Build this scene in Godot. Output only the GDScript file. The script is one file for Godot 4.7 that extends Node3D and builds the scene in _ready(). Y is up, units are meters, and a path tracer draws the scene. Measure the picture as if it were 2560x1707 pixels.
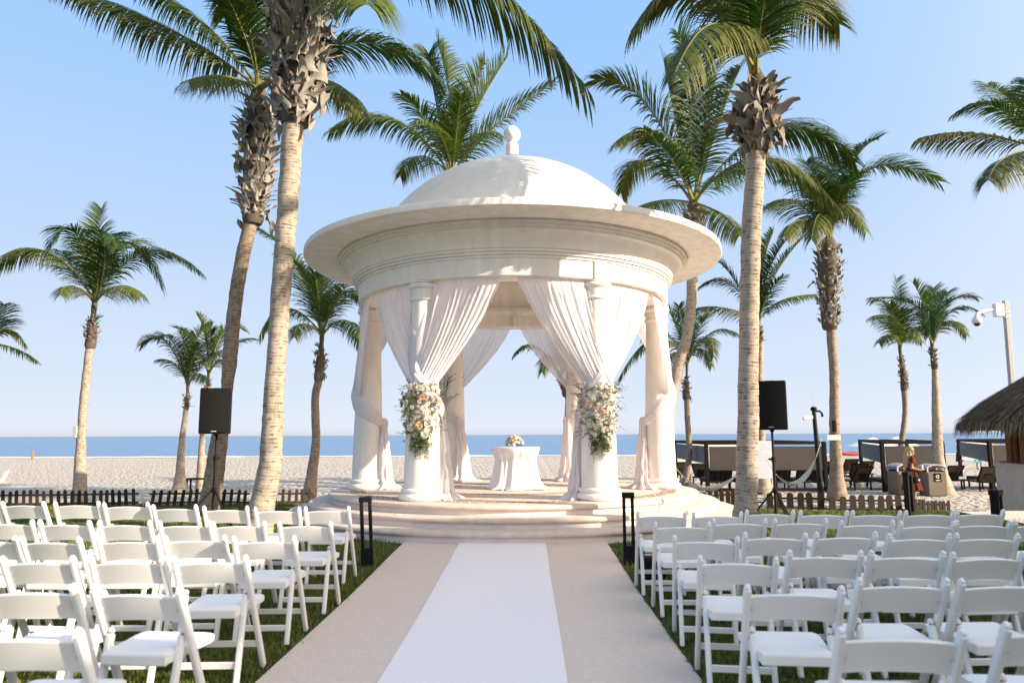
extends Node3D
# A beach wedding set up on a lawn: a domed white pavilion with drapes at the end of an aisle, white folding chairs on both sides,
# coconut palms, picket fences, sun shelters and the sea behind. Metres, y up; the aisle runs along -z.

const GX := -0.255      # the pavilion's axis
const GZ := -13.92
const SAND := -0.6      # the beach lies lower than the lawn
var M := {}
var taken := {}
var rng := RandomNumberGenerator.new()


class MB:
	# collects triangles of one mesh
	var v := PackedVector3Array()
	var n := PackedVector3Array()
	var t := PackedVector2Array()
	var c := PackedColorArray()
	var ix := PackedInt32Array()
	var col := Color.WHITE

	func add(p: Vector3, nn: Vector3, uv := Vector2.ZERO) -> int:
		v.append(p); n.append(nn); t.append(uv); c.append(col)
		return v.size() - 1

	func tri(a: Vector3, b: Vector3, d: Vector3) -> void:
		var nn := (b - a).cross(d - a).normalized()
		var i := add(a, nn, Vector2(0, 0))
		add(b, nn, Vector2(1, 0)); add(d, nn, Vector2(0, 1))
		ix.append_array([i, i + 2, i + 1])

	func quad(a: Vector3, b: Vector3, d: Vector3, e: Vector3) -> void:
		var nn := (b - a).cross(e - a).normalized()
		var w := a.distance_to(b)
		var h := a.distance_to(e)
		var i := add(a, nn, Vector2(0, 0))
		add(b, nn, Vector2(w, 0)); add(d, nn, Vector2(w, h)); add(e, nn, Vector2(0, h))
		ix.append_array([i, i + 2, i + 1, i, i + 3, i + 2])

	# rows of equal length, smooth; the outside is on the side of (along the row) x (to the next row)
	func grid(rows: Array, us := 1.0, vs := 1.0, flip := false) -> void:
		var base := v.size()
		var m: int = rows[0].size()
		for r in rows.size():
			for k in m:
				var r0: PackedVector3Array = rows[maxi(r - 1, 0)]
				var r1: PackedVector3Array = rows[mini(r + 1, rows.size() - 1)]
				var row: PackedVector3Array = rows[r]
				var du: Vector3
				if row[0].distance_squared_to(row[m - 1]) < 1e-10 and (k == 0 or k == m - 1):
					du = row[1] - row[m - 2]
				else:
					du = row[mini(k + 1, m - 1)] - row[maxi(k - 1, 0)]
				var nn := du.cross(r1[k] - r0[k])
				if nn.length_squared() < 1e-14:
					nn = Vector3.UP
				nn = nn.normalized()
				add(row[k], -nn if flip else nn, Vector2(us * k / (m - 1.0), vs * r / (rows.size() - 1.0)))
		for r in rows.size() - 1:
			for k in m - 1:
				var a := base + r * m + k
				var b := a + 1
				var d := a + m
				var e := d + 1
				if flip:
					ix.append_array([a, b, e, a, e, d])
				else:
					ix.append_array([a, e, b, a, d, e])

	func box(at: Vector3, s: Vector3, bs := Basis.IDENTITY, ch := 0.0) -> void:
		if ch <= 0.0:
			var h := s * 0.5
			for f in [[0, 1, 2], [1, 2, 0], [2, 0, 1]]:
				for sg: float in [1.0, -1.0]:
					var nn := Vector3.ZERO; nn[f[0]] = sg * h[f[0]]
					var u := Vector3.ZERO; u[f[1]] = h[f[1]] * sg
					var w := Vector3.ZERO; w[f[2]] = h[f[2]]
					quad(at + bs * (nn - u - w), at + bs * (nn + u - w), at + bs * (nn + u + w), at + bs * (nn - u + w))
			return
		bar(at - bs.y * s.y * 0.5, at + bs.y * s.y * 0.5, s.x, s.z, ch, bs.x)

	# a bar of chamfered rectangular section from a to b, w along "side", d across
	func bar(a: Vector3, b: Vector3, w: float, d: float, ch: float, side: Vector3, w2 := -1.0, d2 := -1.0) -> void:
		var y := (b - a).normalized()
		var z := side.cross(y).normalized()
		var x := y.cross(z).normalized()
		if w2 < 0.0: w2 = w
		if d2 < 0.0: d2 = d
		var loops := []
		var ends := [[a, w, d, 1.0], [a + y * ch, w, d, 0.0], [b - y * ch, w2, d2, 0.0], [b, w2, d2, 1.0]]
		if ch <= 0.0: ends = [[a, w, d, 0.0], [b, w2, d2, 0.0]]
		for e in ends:
			var hw: float = e[1] * 0.5 - ch * e[3]
			var hd: float = e[2] * 0.5 - ch * e[3]
			var p := PackedVector3Array()
			if ch > 0.0:
				for q in [[hw - ch * (1 - e[3]), hd], [-hw + ch * (1 - e[3]), hd], [-hw, hd - ch * (1 - e[3])], [-hw, -hd + ch * (1 - e[3])], [-hw + ch * (1 - e[3]), -hd], [hw - ch * (1 - e[3]), -hd], [hw, -hd + ch * (1 - e[3])], [hw, hd - ch * (1 - e[3])]]:
					p.append(e[0] + x * q[0] + z * q[1])
			else:
				for q in [[hw, hd], [-hw, hd], [-hw, -hd], [hw, -hd]]:
					p.append(e[0] + x * q[0] + z * q[1])
			loops.append(p)
		var m: int = loops[0].size()
		for r in loops.size() - 1:
			for k in m:
				var k2 := (k + 1) % m
				quad(loops[r][k2], loops[r][k], loops[r + 1][k], loops[r + 1][k2])
		for k in range(1, m - 1):
			tri(loops[0][0], loops[0][k], loops[0][k + 1])
			tri(loops[-1][0], loops[-1][k + 1], loops[-1][k])

	func tube(path: PackedVector3Array, radii: PackedFloat32Array, sides := 8, caps := true, vlen := 1.0, seam := PI) -> void:
		var rows := []
		var x := Vector3.ZERO
		var length := 0.0
		for r in path.size():
			var y := (path[mini(r + 1, path.size() - 1)] - path[maxi(r - 1, 0)]).normalized()
			if r == 0:
				x = Vector3.FORWARD.cross(y) if absf(y.z) < 0.9 else Vector3.RIGHT.cross(y)
			else:
				length += path[r].distance_to(path[r - 1])
			x = (x - y * x.dot(y)).normalized()
			var z := x.cross(y)
			var p := PackedVector3Array()
			for k in sides + 1:
				var a := seam + TAU * (k % sides) / sides
				p.append(path[r] + (x * sin(a) + z * cos(a)) * radii[r])
			rows.append(p)
		grid(rows, 1.0, length / vlen)
		if caps:
			for k in range(1, sides - 1):
				tri(rows[0][0], rows[0][k + 1], rows[0][k])
				tri(rows[-1][0], rows[-1][k], rows[-1][k + 1])

	# profile of (radius, height) going up the outside; corners under 40 degrees are smoothed
	func lathe(at: Vector3, prof: PackedVector2Array, segs := 48, a0 := 0.0, a1 := TAU) -> void:
		var dirs := PackedVector2Array()
		for k in prof.size() - 1:
			var s := (prof[k + 1] - prof[k]).normalized()
			dirs.append(Vector2(s.y, -s.x))
		var run := 0.0
		for k in prof.size() - 1:
			var base := v.size()
			var seg := prof[k].distance_to(prof[k + 1])
			for e in 2:
				var q := prof[k + e]
				var nn := dirs[k]
				var other := k - 1 + e * 2
				if other >= 0 and other < dirs.size() and dirs[other].dot(dirs[k]) > 0.76:
					nn = (dirs[other] + dirs[k]).normalized()
				for s in segs + 1:
					var a := lerpf(a0, a1, s / float(segs))
					add(at + Vector3(sin(a) * q.x, q.y, cos(a) * q.x), Vector3(sin(a) * nn.x, nn.y, cos(a) * nn.x), Vector2(s / float(segs), run + seg * e))
			run += seg
			for s in segs:
				var a := base + s
				var b := a + 1
				var d := a + segs + 1
				var e2 := d + 1
				ix.append_array([a, e2, b, a, d, e2])

	func ball(at: Vector3, r: Vector3, segs := 12, rings := 8) -> void:
		var rows := []
		for k in rings + 1:
			var b := -PI / 2 + PI * k / rings
			var p := PackedVector3Array()
			for s in segs + 1:
				var a := TAU * (s % segs) / segs
				p.append(at + Vector3(sin(a) * cos(b) * r.x, sin(b) * r.y, cos(a) * cos(b) * r.z))
			rows.append(p)
		var first := v.size()
		grid(rows)
		for k in range(first, v.size()):
			n[k] = ((v[k] - at) / r / r).normalized()

	func mesh() -> ArrayMesh:
		var m := ArrayMesh.new()
		var a := []
		a.resize(Mesh.ARRAY_MAX)
		a[Mesh.ARRAY_VERTEX] = v; a[Mesh.ARRAY_NORMAL] = n; a[Mesh.ARRAY_TEX_UV] = t; a[Mesh.ARRAY_COLOR] = c; a[Mesh.ARRAY_INDEX] = ix
		m.add_surface_from_arrays(Mesh.PRIMITIVE_TRIANGLES, a)
		return m


# ---------------------------------------------------------------- naming
func numbered(called: String) -> String:
	taken[called] = taken.get(called, -1) + 1
	return called if taken[called] == 0 else "%s_%03d" % [called, taken[called]]

func tag(o: Node, label: String, category: String, group := "") -> void:
	o.set_meta("label", label)
	o.set_meta("category", category)
	if group: o.set_meta("group", group)

func thing(called: String, label: String, category: String, at := Vector3.ZERO, turn := 0.0, group := "") -> Node3D:
	var o := Node3D.new()
	o.name = numbered(called)
	add_child(o)
	o.position = at
	o.rotation.y = turn
	tag(o, label, category, group)
	return o

func put(called: String, mesh: Mesh, m: Material, parent: Node = self, at := Vector3.ZERO, bs := Basis.IDENTITY) -> MeshInstance3D:
	var o := MeshInstance3D.new()
	if parent == self:
		o.name = numbered(called)
	else:
		var k := 0
		var nm := called
		while parent.has_node(nm):
			k += 1
			nm = "%s_%03d" % [called, k]
		o.name = nm
	o.mesh = mesh
	for s in mesh.get_surface_count():
		o.set_surface_override_material(s, m)
	o.transform = Transform3D(bs, at)
	parent.add_child(o, true)
	return o

# many alike parts of one parent: the caller counts, so that no name has to be looked up
func piece(called: String, k: int, mesh: Mesh, m: Material, parent: Node, tr: Transform3D) -> void:
	var o := MeshInstance3D.new()
	o.name = called if k == 0 else "%s_%03d" % [called, k]
	o.mesh = mesh
	for s in mesh.get_surface_count():
		o.set_surface_override_material(s, m)
	o.transform = tr
	parent.add_child(o, true)

func setting(called: String, mesh: Mesh, m: Material, kind := "structure") -> MeshInstance3D:
	var o := put(called, mesh, m)
	o.set_meta("kind", kind)
	return o

func dup(root: Node3D, at: Vector3, turn: float, label: String) -> Node3D:
	var r: Node3D = root.duplicate()
	r.name = numbered(String(root.name).trim_suffix("_000"))
	add_child(r)
	r.position = at
	r.rotation.y = turn
	r.set_meta("label", label)
	return r


# ---------------------------------------------------------------- ground height
func sm(a: float, b: float, x: float) -> float:
	var k := clampf((x - a) / (b - a), 0.0, 1.0)
	return k * k * (3.0 - 2.0 * k)

func ground(x: float, z: float) -> float:
	var near := 1.2 * sm(4.2, 5.6, x)
	var off := sm(15.0 - near, 19.2 - near, -z)
	var lawn := 0.06 * sm(6.5, 10.5, -z) + 0.08 * sm(2.2, 5.0, -x) * sm(5.0, 8.0, -z)
	return lerpf(lawn, SAND, off)


# ---------------------------------------------------------------- materials
func srgb(r: float, g: float, b: float) -> Color:
	return Color(r, g, b).linear_to_srgb()

func mat(col: Color, rough := 0.7, spec := 0.4) -> StandardMaterial3D:
	var m := StandardMaterial3D.new()
	m.albedo_color = col
	m.roughness = rough
	m.metallic_specular = spec
	return m

func noise(kind: int, freq: float, oct: int, sd: int) -> FastNoiseLite:
	var f := FastNoiseLite.new()
	f.noise_type = kind
	f.frequency = freq
	f.fractal_octaves = oct
	f.seed = sd
	return f

func noise_tex(f: FastNoiseLite, size: int, ramp: Array, normal := 0.0) -> NoiseTexture2D:
	var t := NoiseTexture2D.new()
	t.width = size
	t.height = size
	t.seamless = true
	t.noise = f
	if normal > 0.0:
		t.as_normal_map = true
		t.bump_strength = normal
	elif ramp.size():
		var g := Gradient.new()
		g.offsets = PackedFloat32Array(ramp.map(func(e): return e[0]))
		g.colors = PackedColorArray(ramp.map(func(e): return e[1]))
		t.color_ramp = g
	return t

# a surface with mottled colour and relief, mapped by place in the world
func mottled(a: Color, b: Color, freq: float, scale: float, relief: float, rough: float, sd: int, oct := 5) -> StandardMaterial3D:
	var m := mat(Color.WHITE, rough, 0.3)
	var f := noise(FastNoiseLite.TYPE_SIMPLEX_SMOOTH, freq, oct, sd)
	m.albedo_texture = noise_tex(f, 512, [[0.25, a], [0.75, b]])
	m.uv1_triplanar = true
	m.uv1_world_triplanar = true
	m.uv1_scale = Vector3.ONE * scale
	if relief > 0.0:
		m.heightmap_enabled = true
		m.heightmap_scale = relief
		m.heightmap_texture = noise_tex(noise(FastNoiseLite.TYPE_SIMPLEX_SMOOTH, freq * 2.5, 4, sd + 7), 512, [])
	return m

func trunk_texture() -> ImageTexture:
	var w := 192
	var h := 1024
	var im := Image.create(w, h, false, Image.FORMAT_RGB8)
	var fine := noise(FastNoiseLite.TYPE_SIMPLEX, 0.05, 3, 11)
	var blot := noise(FastNoiseLite.TYPE_SIMPLEX_SMOOTH, 0.009, 3, 12)
	var wave := noise(FastNoiseLite.TYPE_SIMPLEX_SMOOTH, 0.012, 2, 13)
	var gap := noise(FastNoiseLite.TYPE_SIMPLEX_SMOOTH, 0.02, 2, 14)
	var rings := PackedFloat32Array()
	var y := 6.0
	rng.seed = 77
	while y < h - 6:
		rings.append(y)
		y += rng.randf_range(13.0, 27.0)
	var away := PackedFloat32Array()
	for py in h:
		var near := 99.0
		for r in rings:
			near = minf(near, absf(r - py))
		away.append(near)
	var light := srgb(0.40, 0.335, 0.265)
	var grey := srgb(0.26, 0.215, 0.17)
	var dark := srgb(0.10, 0.077, 0.058)
	for py in h:
		for px in w:
			var a := TAU * px / w
			var cx := cos(a) * 60.0
			var cy := sin(a) * 60.0
			var k := fine.get_noise_3d(cx * 1.6, py * 0.25, cy * 1.6) * 0.5 + 0.5
			var bl := sm(0.0, 0.45, blot.get_noise_3d(cx * 1.4, py * 0.8, cy * 1.4))
			var c := light.lerp(grey, clampf(bl * 0.6 + (k - 0.5) * 0.9, 0.0, 1.0))
			var off := wave.get_noise_3d(cx, py * 0.1, cy) * 9.0
			var near := away[clampi(roundi(py + off), 0, h - 1)]
			var broken := sm(-0.05, 0.55, gap.get_noise_3d(cx * 0.9, py * 1.1, cy * 0.9))
			var wide := 1.5 + 4.0 * broken + 1.5 * k * broken
			var s := (1.0 - sm(wide * 0.3, wide * 1.7, near)) * (0.48 + 0.45 * broken) * (0.6 + 0.4 * k)
			im.set_pixel(px, py, c.lerp(dark, clampf(s, 0.0, 1.0)))
	return ImageTexture.create_from_image(im)

func sign_texture() -> ImageTexture:
	# a board of small print, too small in the photograph to be read: rows of grey strokes
	var im := Image.create(160, 220, false, Image.FORMAT_RGB8)
	im.fill(srgb(0.78, 0.78, 0.80))
	rng.seed = 5
	for row in 19:
		var x := 12 + rng.randi_range(0, 6)
		var stop := 148 - rng.randi_range(0, 50)
		while x < stop:
			var w := rng.randi_range(4, 13)
			im.fill_rect(Rect2i(x, 16 + row * 10, w, 2), srgb(0.42, 0.42, 0.45))
			x += w + 3
	return ImageTexture.create_from_image(im)

func make_materials() -> void:
	M.plaster = mottled(srgb(0.87, 0.825, 0.765), srgb(0.79, 0.735, 0.66), 0.012, 0.40, 0.5, 0.78, 21, 6)
	M.plaster.uv1_scale = Vector3(0.55, 0.16, 0.55)
	M.tread = mottled(srgb(0.69, 0.565, 0.485), srgb(0.59, 0.475, 0.40), 0.012, 0.6, 0.3, 0.8, 22)
	M.riser = mottled(srgb(0.80, 0.735, 0.685), srgb(0.72, 0.655, 0.605), 0.01, 0.5, 0.3, 0.8, 23)
	M.path = mottled(srgb(0.69, 0.56, 0.47), srgb(0.65, 0.525, 0.44), 0.06, 0.45, 0.5, 0.85, 24, 6)
	M.sand = mottled(srgb(0.62, 0.56, 0.49), srgb(0.49, 0.44, 0.38), 0.010, 0.30, 0.0, 0.95, 25)
	M.sand.heightmap_enabled = true
	M.sand.heightmap_scale = 30.0
	M.sand.heightmap_texture = noise_tex(noise(FastNoiseLite.TYPE_SIMPLEX_SMOOTH, 0.010, 5, 26), 1024, [])
	M.soil = mottled(srgb(0.055, 0.085, 0.022), srgb(0.035, 0.055, 0.018), 0.03, 0.8, 0.0, 0.95, 27)
	M.carpet = mottled(srgb(0.84, 0.765, 0.745), srgb(0.82, 0.745, 0.725), 0.05, 0.5, 0.25, 0.95, 28)
	M.chair = mat(srgb(0.82, 0.795, 0.75), 0.38, 0.45)
	M.vinyl = mat(srgb(0.83, 0.80, 0.775), 0.55, 0.4)
	M.screw = mat(srgb(0.55, 0.54, 0.52), 0.35, 0.5)
	M.black = mat(srgb(0.011, 0.011, 0.012), 0.6, 0.22)
	M.black_metal = mat(srgb(0.013, 0.013, 0.014), 0.5, 0.3)
	M.grille = mat(srgb(0.012, 0.0115, 0.011), 0.65, 0.2)
	M.cloth = mat(srgb(0.83, 0.795, 0.79), 0.9, 0.2)
	M.cloth.backlight_enabled = true
	M.cloth.backlight = Color(0.80, 0.775, 0.775)
	M.cloth.rim_enabled = true
	M.cloth.rim = 0.2
	M.sheer = M.cloth.duplicate()
	M.sheer.albedo_color.a = 0.78
	M.sheer.transparency = BaseMaterial3D.TRANSPARENCY_ALPHA
	M.tablecloth = mat(srgb(0.82, 0.79, 0.765), 0.85, 0.25)
	M.leaf = mat(Color.WHITE, 0.55, 0.3)
	M.leaf.vertex_color_use_as_albedo = true
	M.leaf.backlight_enabled = true
	M.leaf.backlight = Color(0.62, 0.78, 0.12)
	M.foliage = mat(Color.WHITE, 0.6, 0.4)
	M.foliage.vertex_color_use_as_albedo = true
	M.foliage.backlight_enabled = true
	M.foliage.backlight = Color(0.4, 0.5, 0.2)
	M.grass = M.foliage.duplicate()
	M.trunk = mat(Color.WHITE, 0.9, 0.2)
	M.trunk.albedo_texture = trunk_texture()
	M.trunk_dark = M.trunk.duplicate()
	M.trunk_dark.albedo_color = srgb(0.78, 0.73, 0.68)
	M.husks = []
	for h in [[0.46, 0.425, 0.38], [0.34, 0.30, 0.26], [0.52, 0.485, 0.44], [0.20, 0.15, 0.105], [0.28, 0.205, 0.135]]:
		M.husks.append(mottled(srgb(h[0], h[1], h[2]), srgb(h[0] * 0.6, h[1] * 0.57, h[2] * 0.53), 0.05, 2.2, 1.2, 0.95, 60 + M.husks.size()))
	M.fibre = mottled(srgb(0.20, 0.165, 0.125), srgb(0.07, 0.055, 0.042), 0.04, 2.0, 1.5, 0.95, 29)
	M.bloom = [mat(srgb(0.80, 0.77, 0.66), 0.7, 0.3), mat(srgb(0.80, 0.74, 0.68), 0.7, 0.3), mat(srgb(0.78, 0.57, 0.48), 0.7, 0.3), mat(srgb(0.78, 0.56, 0.38), 0.7, 0.3), mat(srgb(0.79, 0.64, 0.57), 0.7, 0.3)]
	for b in M.bloom:
		b.backlight_enabled = true
		b.backlight = Color(0.35, 0.3, 0.25)
	M.picket = mottled(srgb(0.040, 0.028, 0.020), srgb(0.085, 0.055, 0.034), 0.03, 2.5, 0.4, 0.7, 31)
	M.picket_light = mottled(srgb(0.038, 0.025, 0.017), srgb(0.025, 0.017, 0.012), 0.03, 2.5, 0.4, 0.7, 32)
	M.frame = mat(srgb(0.014, 0.012, 0.012), 0.75, 0.2)
	M.shade = mat(srgb(0.060, 0.050, 0.045), 0.9, 0.2)
	M.shade.backlight_enabled = true
	M.shade.backlight = Color(0.5, 0.45, 0.4)
	M.shade_light = mat(srgb(0.15, 0.15, 0.155), 0.9, 0.2)
	M.cushion = mat(srgb(0.03, 0.026, 0.024), 0.85, 0.3)
	M.sling = mat(srgb(0.10, 0.072, 0.05), 0.8, 0.3)
	M.rope = mat(srgb(0.50, 0.46, 0.37), 0.9, 0.2)
	M.steel = mat(srgb(0.42, 0.41, 0.40), 0.5, 0.5)
	M.white = mat(srgb(0.78, 0.77, 0.75), 0.5, 0.4)
	M.lens = mat(srgb(0.02, 0.02, 0.025), 0.1, 0.6)
	M.aggregate = mottled(srgb(0.30, 0.24, 0.18), srgb(0.11, 0.09, 0.07), 0.09, 2.0, 0.8, 0.85, 33)
	M.canvas = mat(srgb(0.78, 0.74, 0.68), 0.85, 0.2)
	M.red = mat(srgb(0.5, 0.03, 0.025), 0.4, 0.5)
	M.orange = mat(srgb(0.5, 0.12, 0.03), 0.5, 0.4)
	M.skin = mat(srgb(0.38, 0.21, 0.14), 0.55, 0.4)
	M.rust = mat(srgb(0.11, 0.028, 0.015), 0.85, 0.2)
	M.blond = mottled(srgb(0.55, 0.41, 0.24), srgb(0.38, 0.26, 0.14), 0.06, 3.0, 0.8, 0.6, 34)
	M.dark_hair = mat(srgb(0.03, 0.02, 0.015), 0.5, 0.4)
	M.turquoise = mat(srgb(0.12, 0.42, 0.46), 0.8, 0.2)
	M.navy = mat(srgb(0.03, 0.035, 0.07), 0.7, 0.3)
	M.thatch = mat(Color.WHITE, 0.95, 0.1)
	M.thatch.vertex_color_use_as_albedo = true
	M.bamboo = mat(srgb(0.20, 0.095, 0.045), 0.6, 0.3)
	M.stucco = mottled(srgb(0.52, 0.44, 0.36), srgb(0.44, 0.37, 0.30), 0.01, 0.5, 0.3, 0.85, 35)
	M.pebble = mat(srgb(0.30, 0.235, 0.19), 0.7, 0.3)
	M.sea = mat(srgb(0.05, 0.16, 0.30), 0.22, 0.42)
	M.sea.uv1_triplanar = true
	M.sea.uv1_world_triplanar = true
	M.sea.uv1_scale = Vector3(0.035, 0.05, 0.11)
	M.sea.normal_enabled = true
	M.sea.normal_scale = 1.0
	M.sea.normal_texture = noise_tex(noise(FastNoiseLite.TYPE_SIMPLEX_SMOOTH, 0.02, 5, 36), 1024, [], 6.0)
	M.sea.albedo_texture = noise_tex(noise(FastNoiseLite.TYPE_SIMPLEX_SMOOTH, 0.012, 4, 37), 512, [[0.3, Color(0.86, 0.9, 0.95)], [0.7, Color(1.0, 1.0, 1.0)]])
	M.board = mat(Color.WHITE, 0.6, 0.3)
	M.board.albedo_texture = sign_texture()


# ---------------------------------------------------------------- camera, sky and sun
func light_and_lens() -> void:
	var cam := Camera3D.new()
	cam.name = "camera"
	var yaw := 0.0195
	var pitch := 0.1266
	var roll := -0.0041
	var f := Vector3(-sin(yaw) * cos(pitch), sin(pitch), -cos(yaw) * cos(pitch))
	var r0 := f.cross(Vector3.UP).normalized()
	var u0 := r0.cross(f)
	var r := r0 * cos(roll) + u0 * sin(roll)
	var u := u0 * cos(roll) - r0 * sin(roll)
	cam.transform = Transform3D(Basis(r, u, -f), Vector3(0, 1.5, 0))
	cam.fov = 49.96
	cam.near = 0.1
	cam.far = 30000.0
	var lens := CameraAttributesPhysical.new()
	lens.frustum_focal_length = 25.76
	lens.frustum_near = 0.1
	lens.frustum_far = 30000.0
	lens.frustum_focus_distance = 12.0
	lens.exposure_aperture = 2.0
	cam.attributes = lens
	add_child(cam)
	cam.current = true
	var we := WorldEnvironment.new()
	we.name = "world_environment"
	var e := Environment.new()
	e.background_mode = Environment.BG_SKY
	var sky := ProceduralSkyMaterial.new()
	sky.sky_top_color = Color(0.325, 0.485, 0.645)
	sky.sky_horizon_color = Color(0.583, 0.602, 0.635)
	sky.sky_curve = 0.27
	sky.sky_energy_multiplier = 1.0
	sky.ground_horizon_color = Color(0.53, 0.53, 0.54)
	sky.ground_bottom_color = Color(0.5, 0.46, 0.42)
	sky.sun_angle_max = 100.0
	sky.sun_curve = 0.6
	e.sky = Sky.new()
	e.sky.sky_material = sky
	e.tonemap_mode = Environment.TONE_MAPPER_LINEAR
	e.tonemap_exposure = 2.7
	e.sdfgi_enabled = true
	e.ssao_enabled = true
	e.ssil_enabled = true
	we.environment = e
	add_child(we)
	var sun := DirectionalLight3D.new()
	sun.name = "sun"
	var az := deg_to_rad(68.0)
	var el := deg_to_rad(21.0)
	var to := Vector3(sin(az) * cos(el), sin(el), cos(az) * cos(el))
	sun.look_at_from_position(Vector3.ZERO, -to)
	sun.light_color = Color(1.0, 0.93, 0.835)
	sun.light_energy = 1.2
	sun.light_angular_distance = 0.6
	sun.shadow_enabled = true
	add_child(sun)


# ---------------------------------------------------------------- land and sea
func sheet(x0: float, x1: float, z0: float, z1: float, step: float, lift: float) -> ArrayMesh:
	var b := MB.new()
	var nx := maxi(1, ceili((x1 - x0) / step))
	var nz := maxi(1, ceili((z0 - z1) / step))
	var rows := []
	for k in nz + 1:
		var p := PackedVector3Array()
		var z := lerpf(z0, z1, k / float(nz))
		for j in nx + 1:
			var x := lerpf(x0, x1, j / float(nx))
			p.append(Vector3(x, ground(x, z) + lift, z))
		rows.append(p)
	b.grid(rows)
	return b.mesh()

func land() -> void:
	# one sheet from behind the camera to the water's edge, lawn first and then sand
	setting("ground", sheet(-60, 70, 40, -15.6, 0.8, -0.02), M.soil)
	var b := MB.new()
	rng.seed = 40
	var wob := noise(FastNoiseLite.TYPE_SIMPLEX_SMOOTH, 0.25, 3, 41)
	var rows := []
	var zs := []
	var z := -14.2
	while z > -60.0:
		zs.append(z)
		z -= 0.32 if z > -26.0 else 0.6
	for e: float in [-62.0, -66.0, -70.0, -72.0, -73.2, -75.0, -80.0]:
		zs.append(e)
	for zz in zs:
		var p := PackedVector3Array()
		for k in 341:
			var x := lerpf(-95.0, 110.0, k / 340.0)
			var y := ground(x, zz) + 0.02 * wob.get_noise_2d(x, zz) + 0.035 * wob.get_noise_2d(x * 0.3 + 50, zz * 0.3)
			if zz > -15.6: y -= 0.05 * (zz + 15.6) / 1.4 + 0.01
			if zz < -72.5: y -= (-72.5 - zz) * 0.16
			p.append(Vector3(x, y, zz))
		rows.append(p)
	b.grid(rows)
	setting("beach_sand", b.mesh(), M.sand)
	b = MB.new()
	rows = []
	for zz: float in [-70.0, -120.0, -250.0, -600.0, -1500.0, -5000.0, -22000.0]:
		var p := PackedVector3Array()
		for k in 21:
			p.append(Vector3((k - 10) * 0.12 * (absf(zz) + 400.0), -1.25, zz))
		rows.append(p)
	b.grid(rows)
	setting("sea", b.mesh(), M.sea)
	# the last of a wave running up the shore
	b = MB.new()
	rows = []
	var edge_ := noise(FastNoiseLite.TYPE_SIMPLEX_SMOOTH, 0.06, 4, 44)
	for k in 3:
		var p := PackedVector3Array()
		for j in 401:
			var x := lerpf(-120.0, 140.0, j / 400.0)
			p.append(Vector3(x, -1.20 + 0.05 * (1.0 if k == 1 else 0.0), -94.0 - k * (1.6 + 2.4 * maxf(0.0, edge_.get_noise_1d(x) + 0.25)) + 2.5 * edge_.get_noise_1d(x * 0.3 + 70.0)))
		rows.append(p)
	b.grid(rows)
	setting("surf", b.mesh(), M.white, "stuff")
	# the aisle: a poured path and on it a white runner
	b = MB.new()
	rows = []
	for k in 41:
		var pz := lerpf(14.0, -11.6, k / 40.0)
		var p := PackedVector3Array()
		for x: float in [-1.72, -1.66, -0.9, 0.2, 1.04, 1.10]:
			p.append(Vector3(x, ground(0, pz) + (0.0 if absf(x + 0.31) < 1.39 else -0.05) + 0.014, pz))
		rows.append(p)
	b.grid(rows)
	setting("path", b.mesh(), M.path)
	setting("pavement", sheet(7.9, 26.0, -4.0, -14.6, 0.8, 0.012), M.path)
	b = MB.new()
	rows = []
	var ripple := noise(FastNoiseLite.TYPE_SIMPLEX_SMOOTH, 0.5, 2, 43)
	for k in 241:
		var pz := lerpf(8.0, -10.44, k / 240.0)
		var p := PackedVector3Array()
		for j in 15:
			var x := lerpf(-0.91, 0.24, j / 14.0)
			var edge := 0.0 if j > 0 and j < 14 else -0.006
			p.append(Vector3(x + ripple.get_noise_2d(0, pz * 0.6) * 0.008, ground(0, pz) + 0.026 + edge + 0.004 * ripple.get_noise_2d(x * 1.5 + 9, pz), pz))
		rows.append(p)
	b.grid(rows)
	tag(put("aisle_runner", b.mesh(), M.carpet), "long white cloth runner laid down the middle of the aisle path", "carpet")

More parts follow.
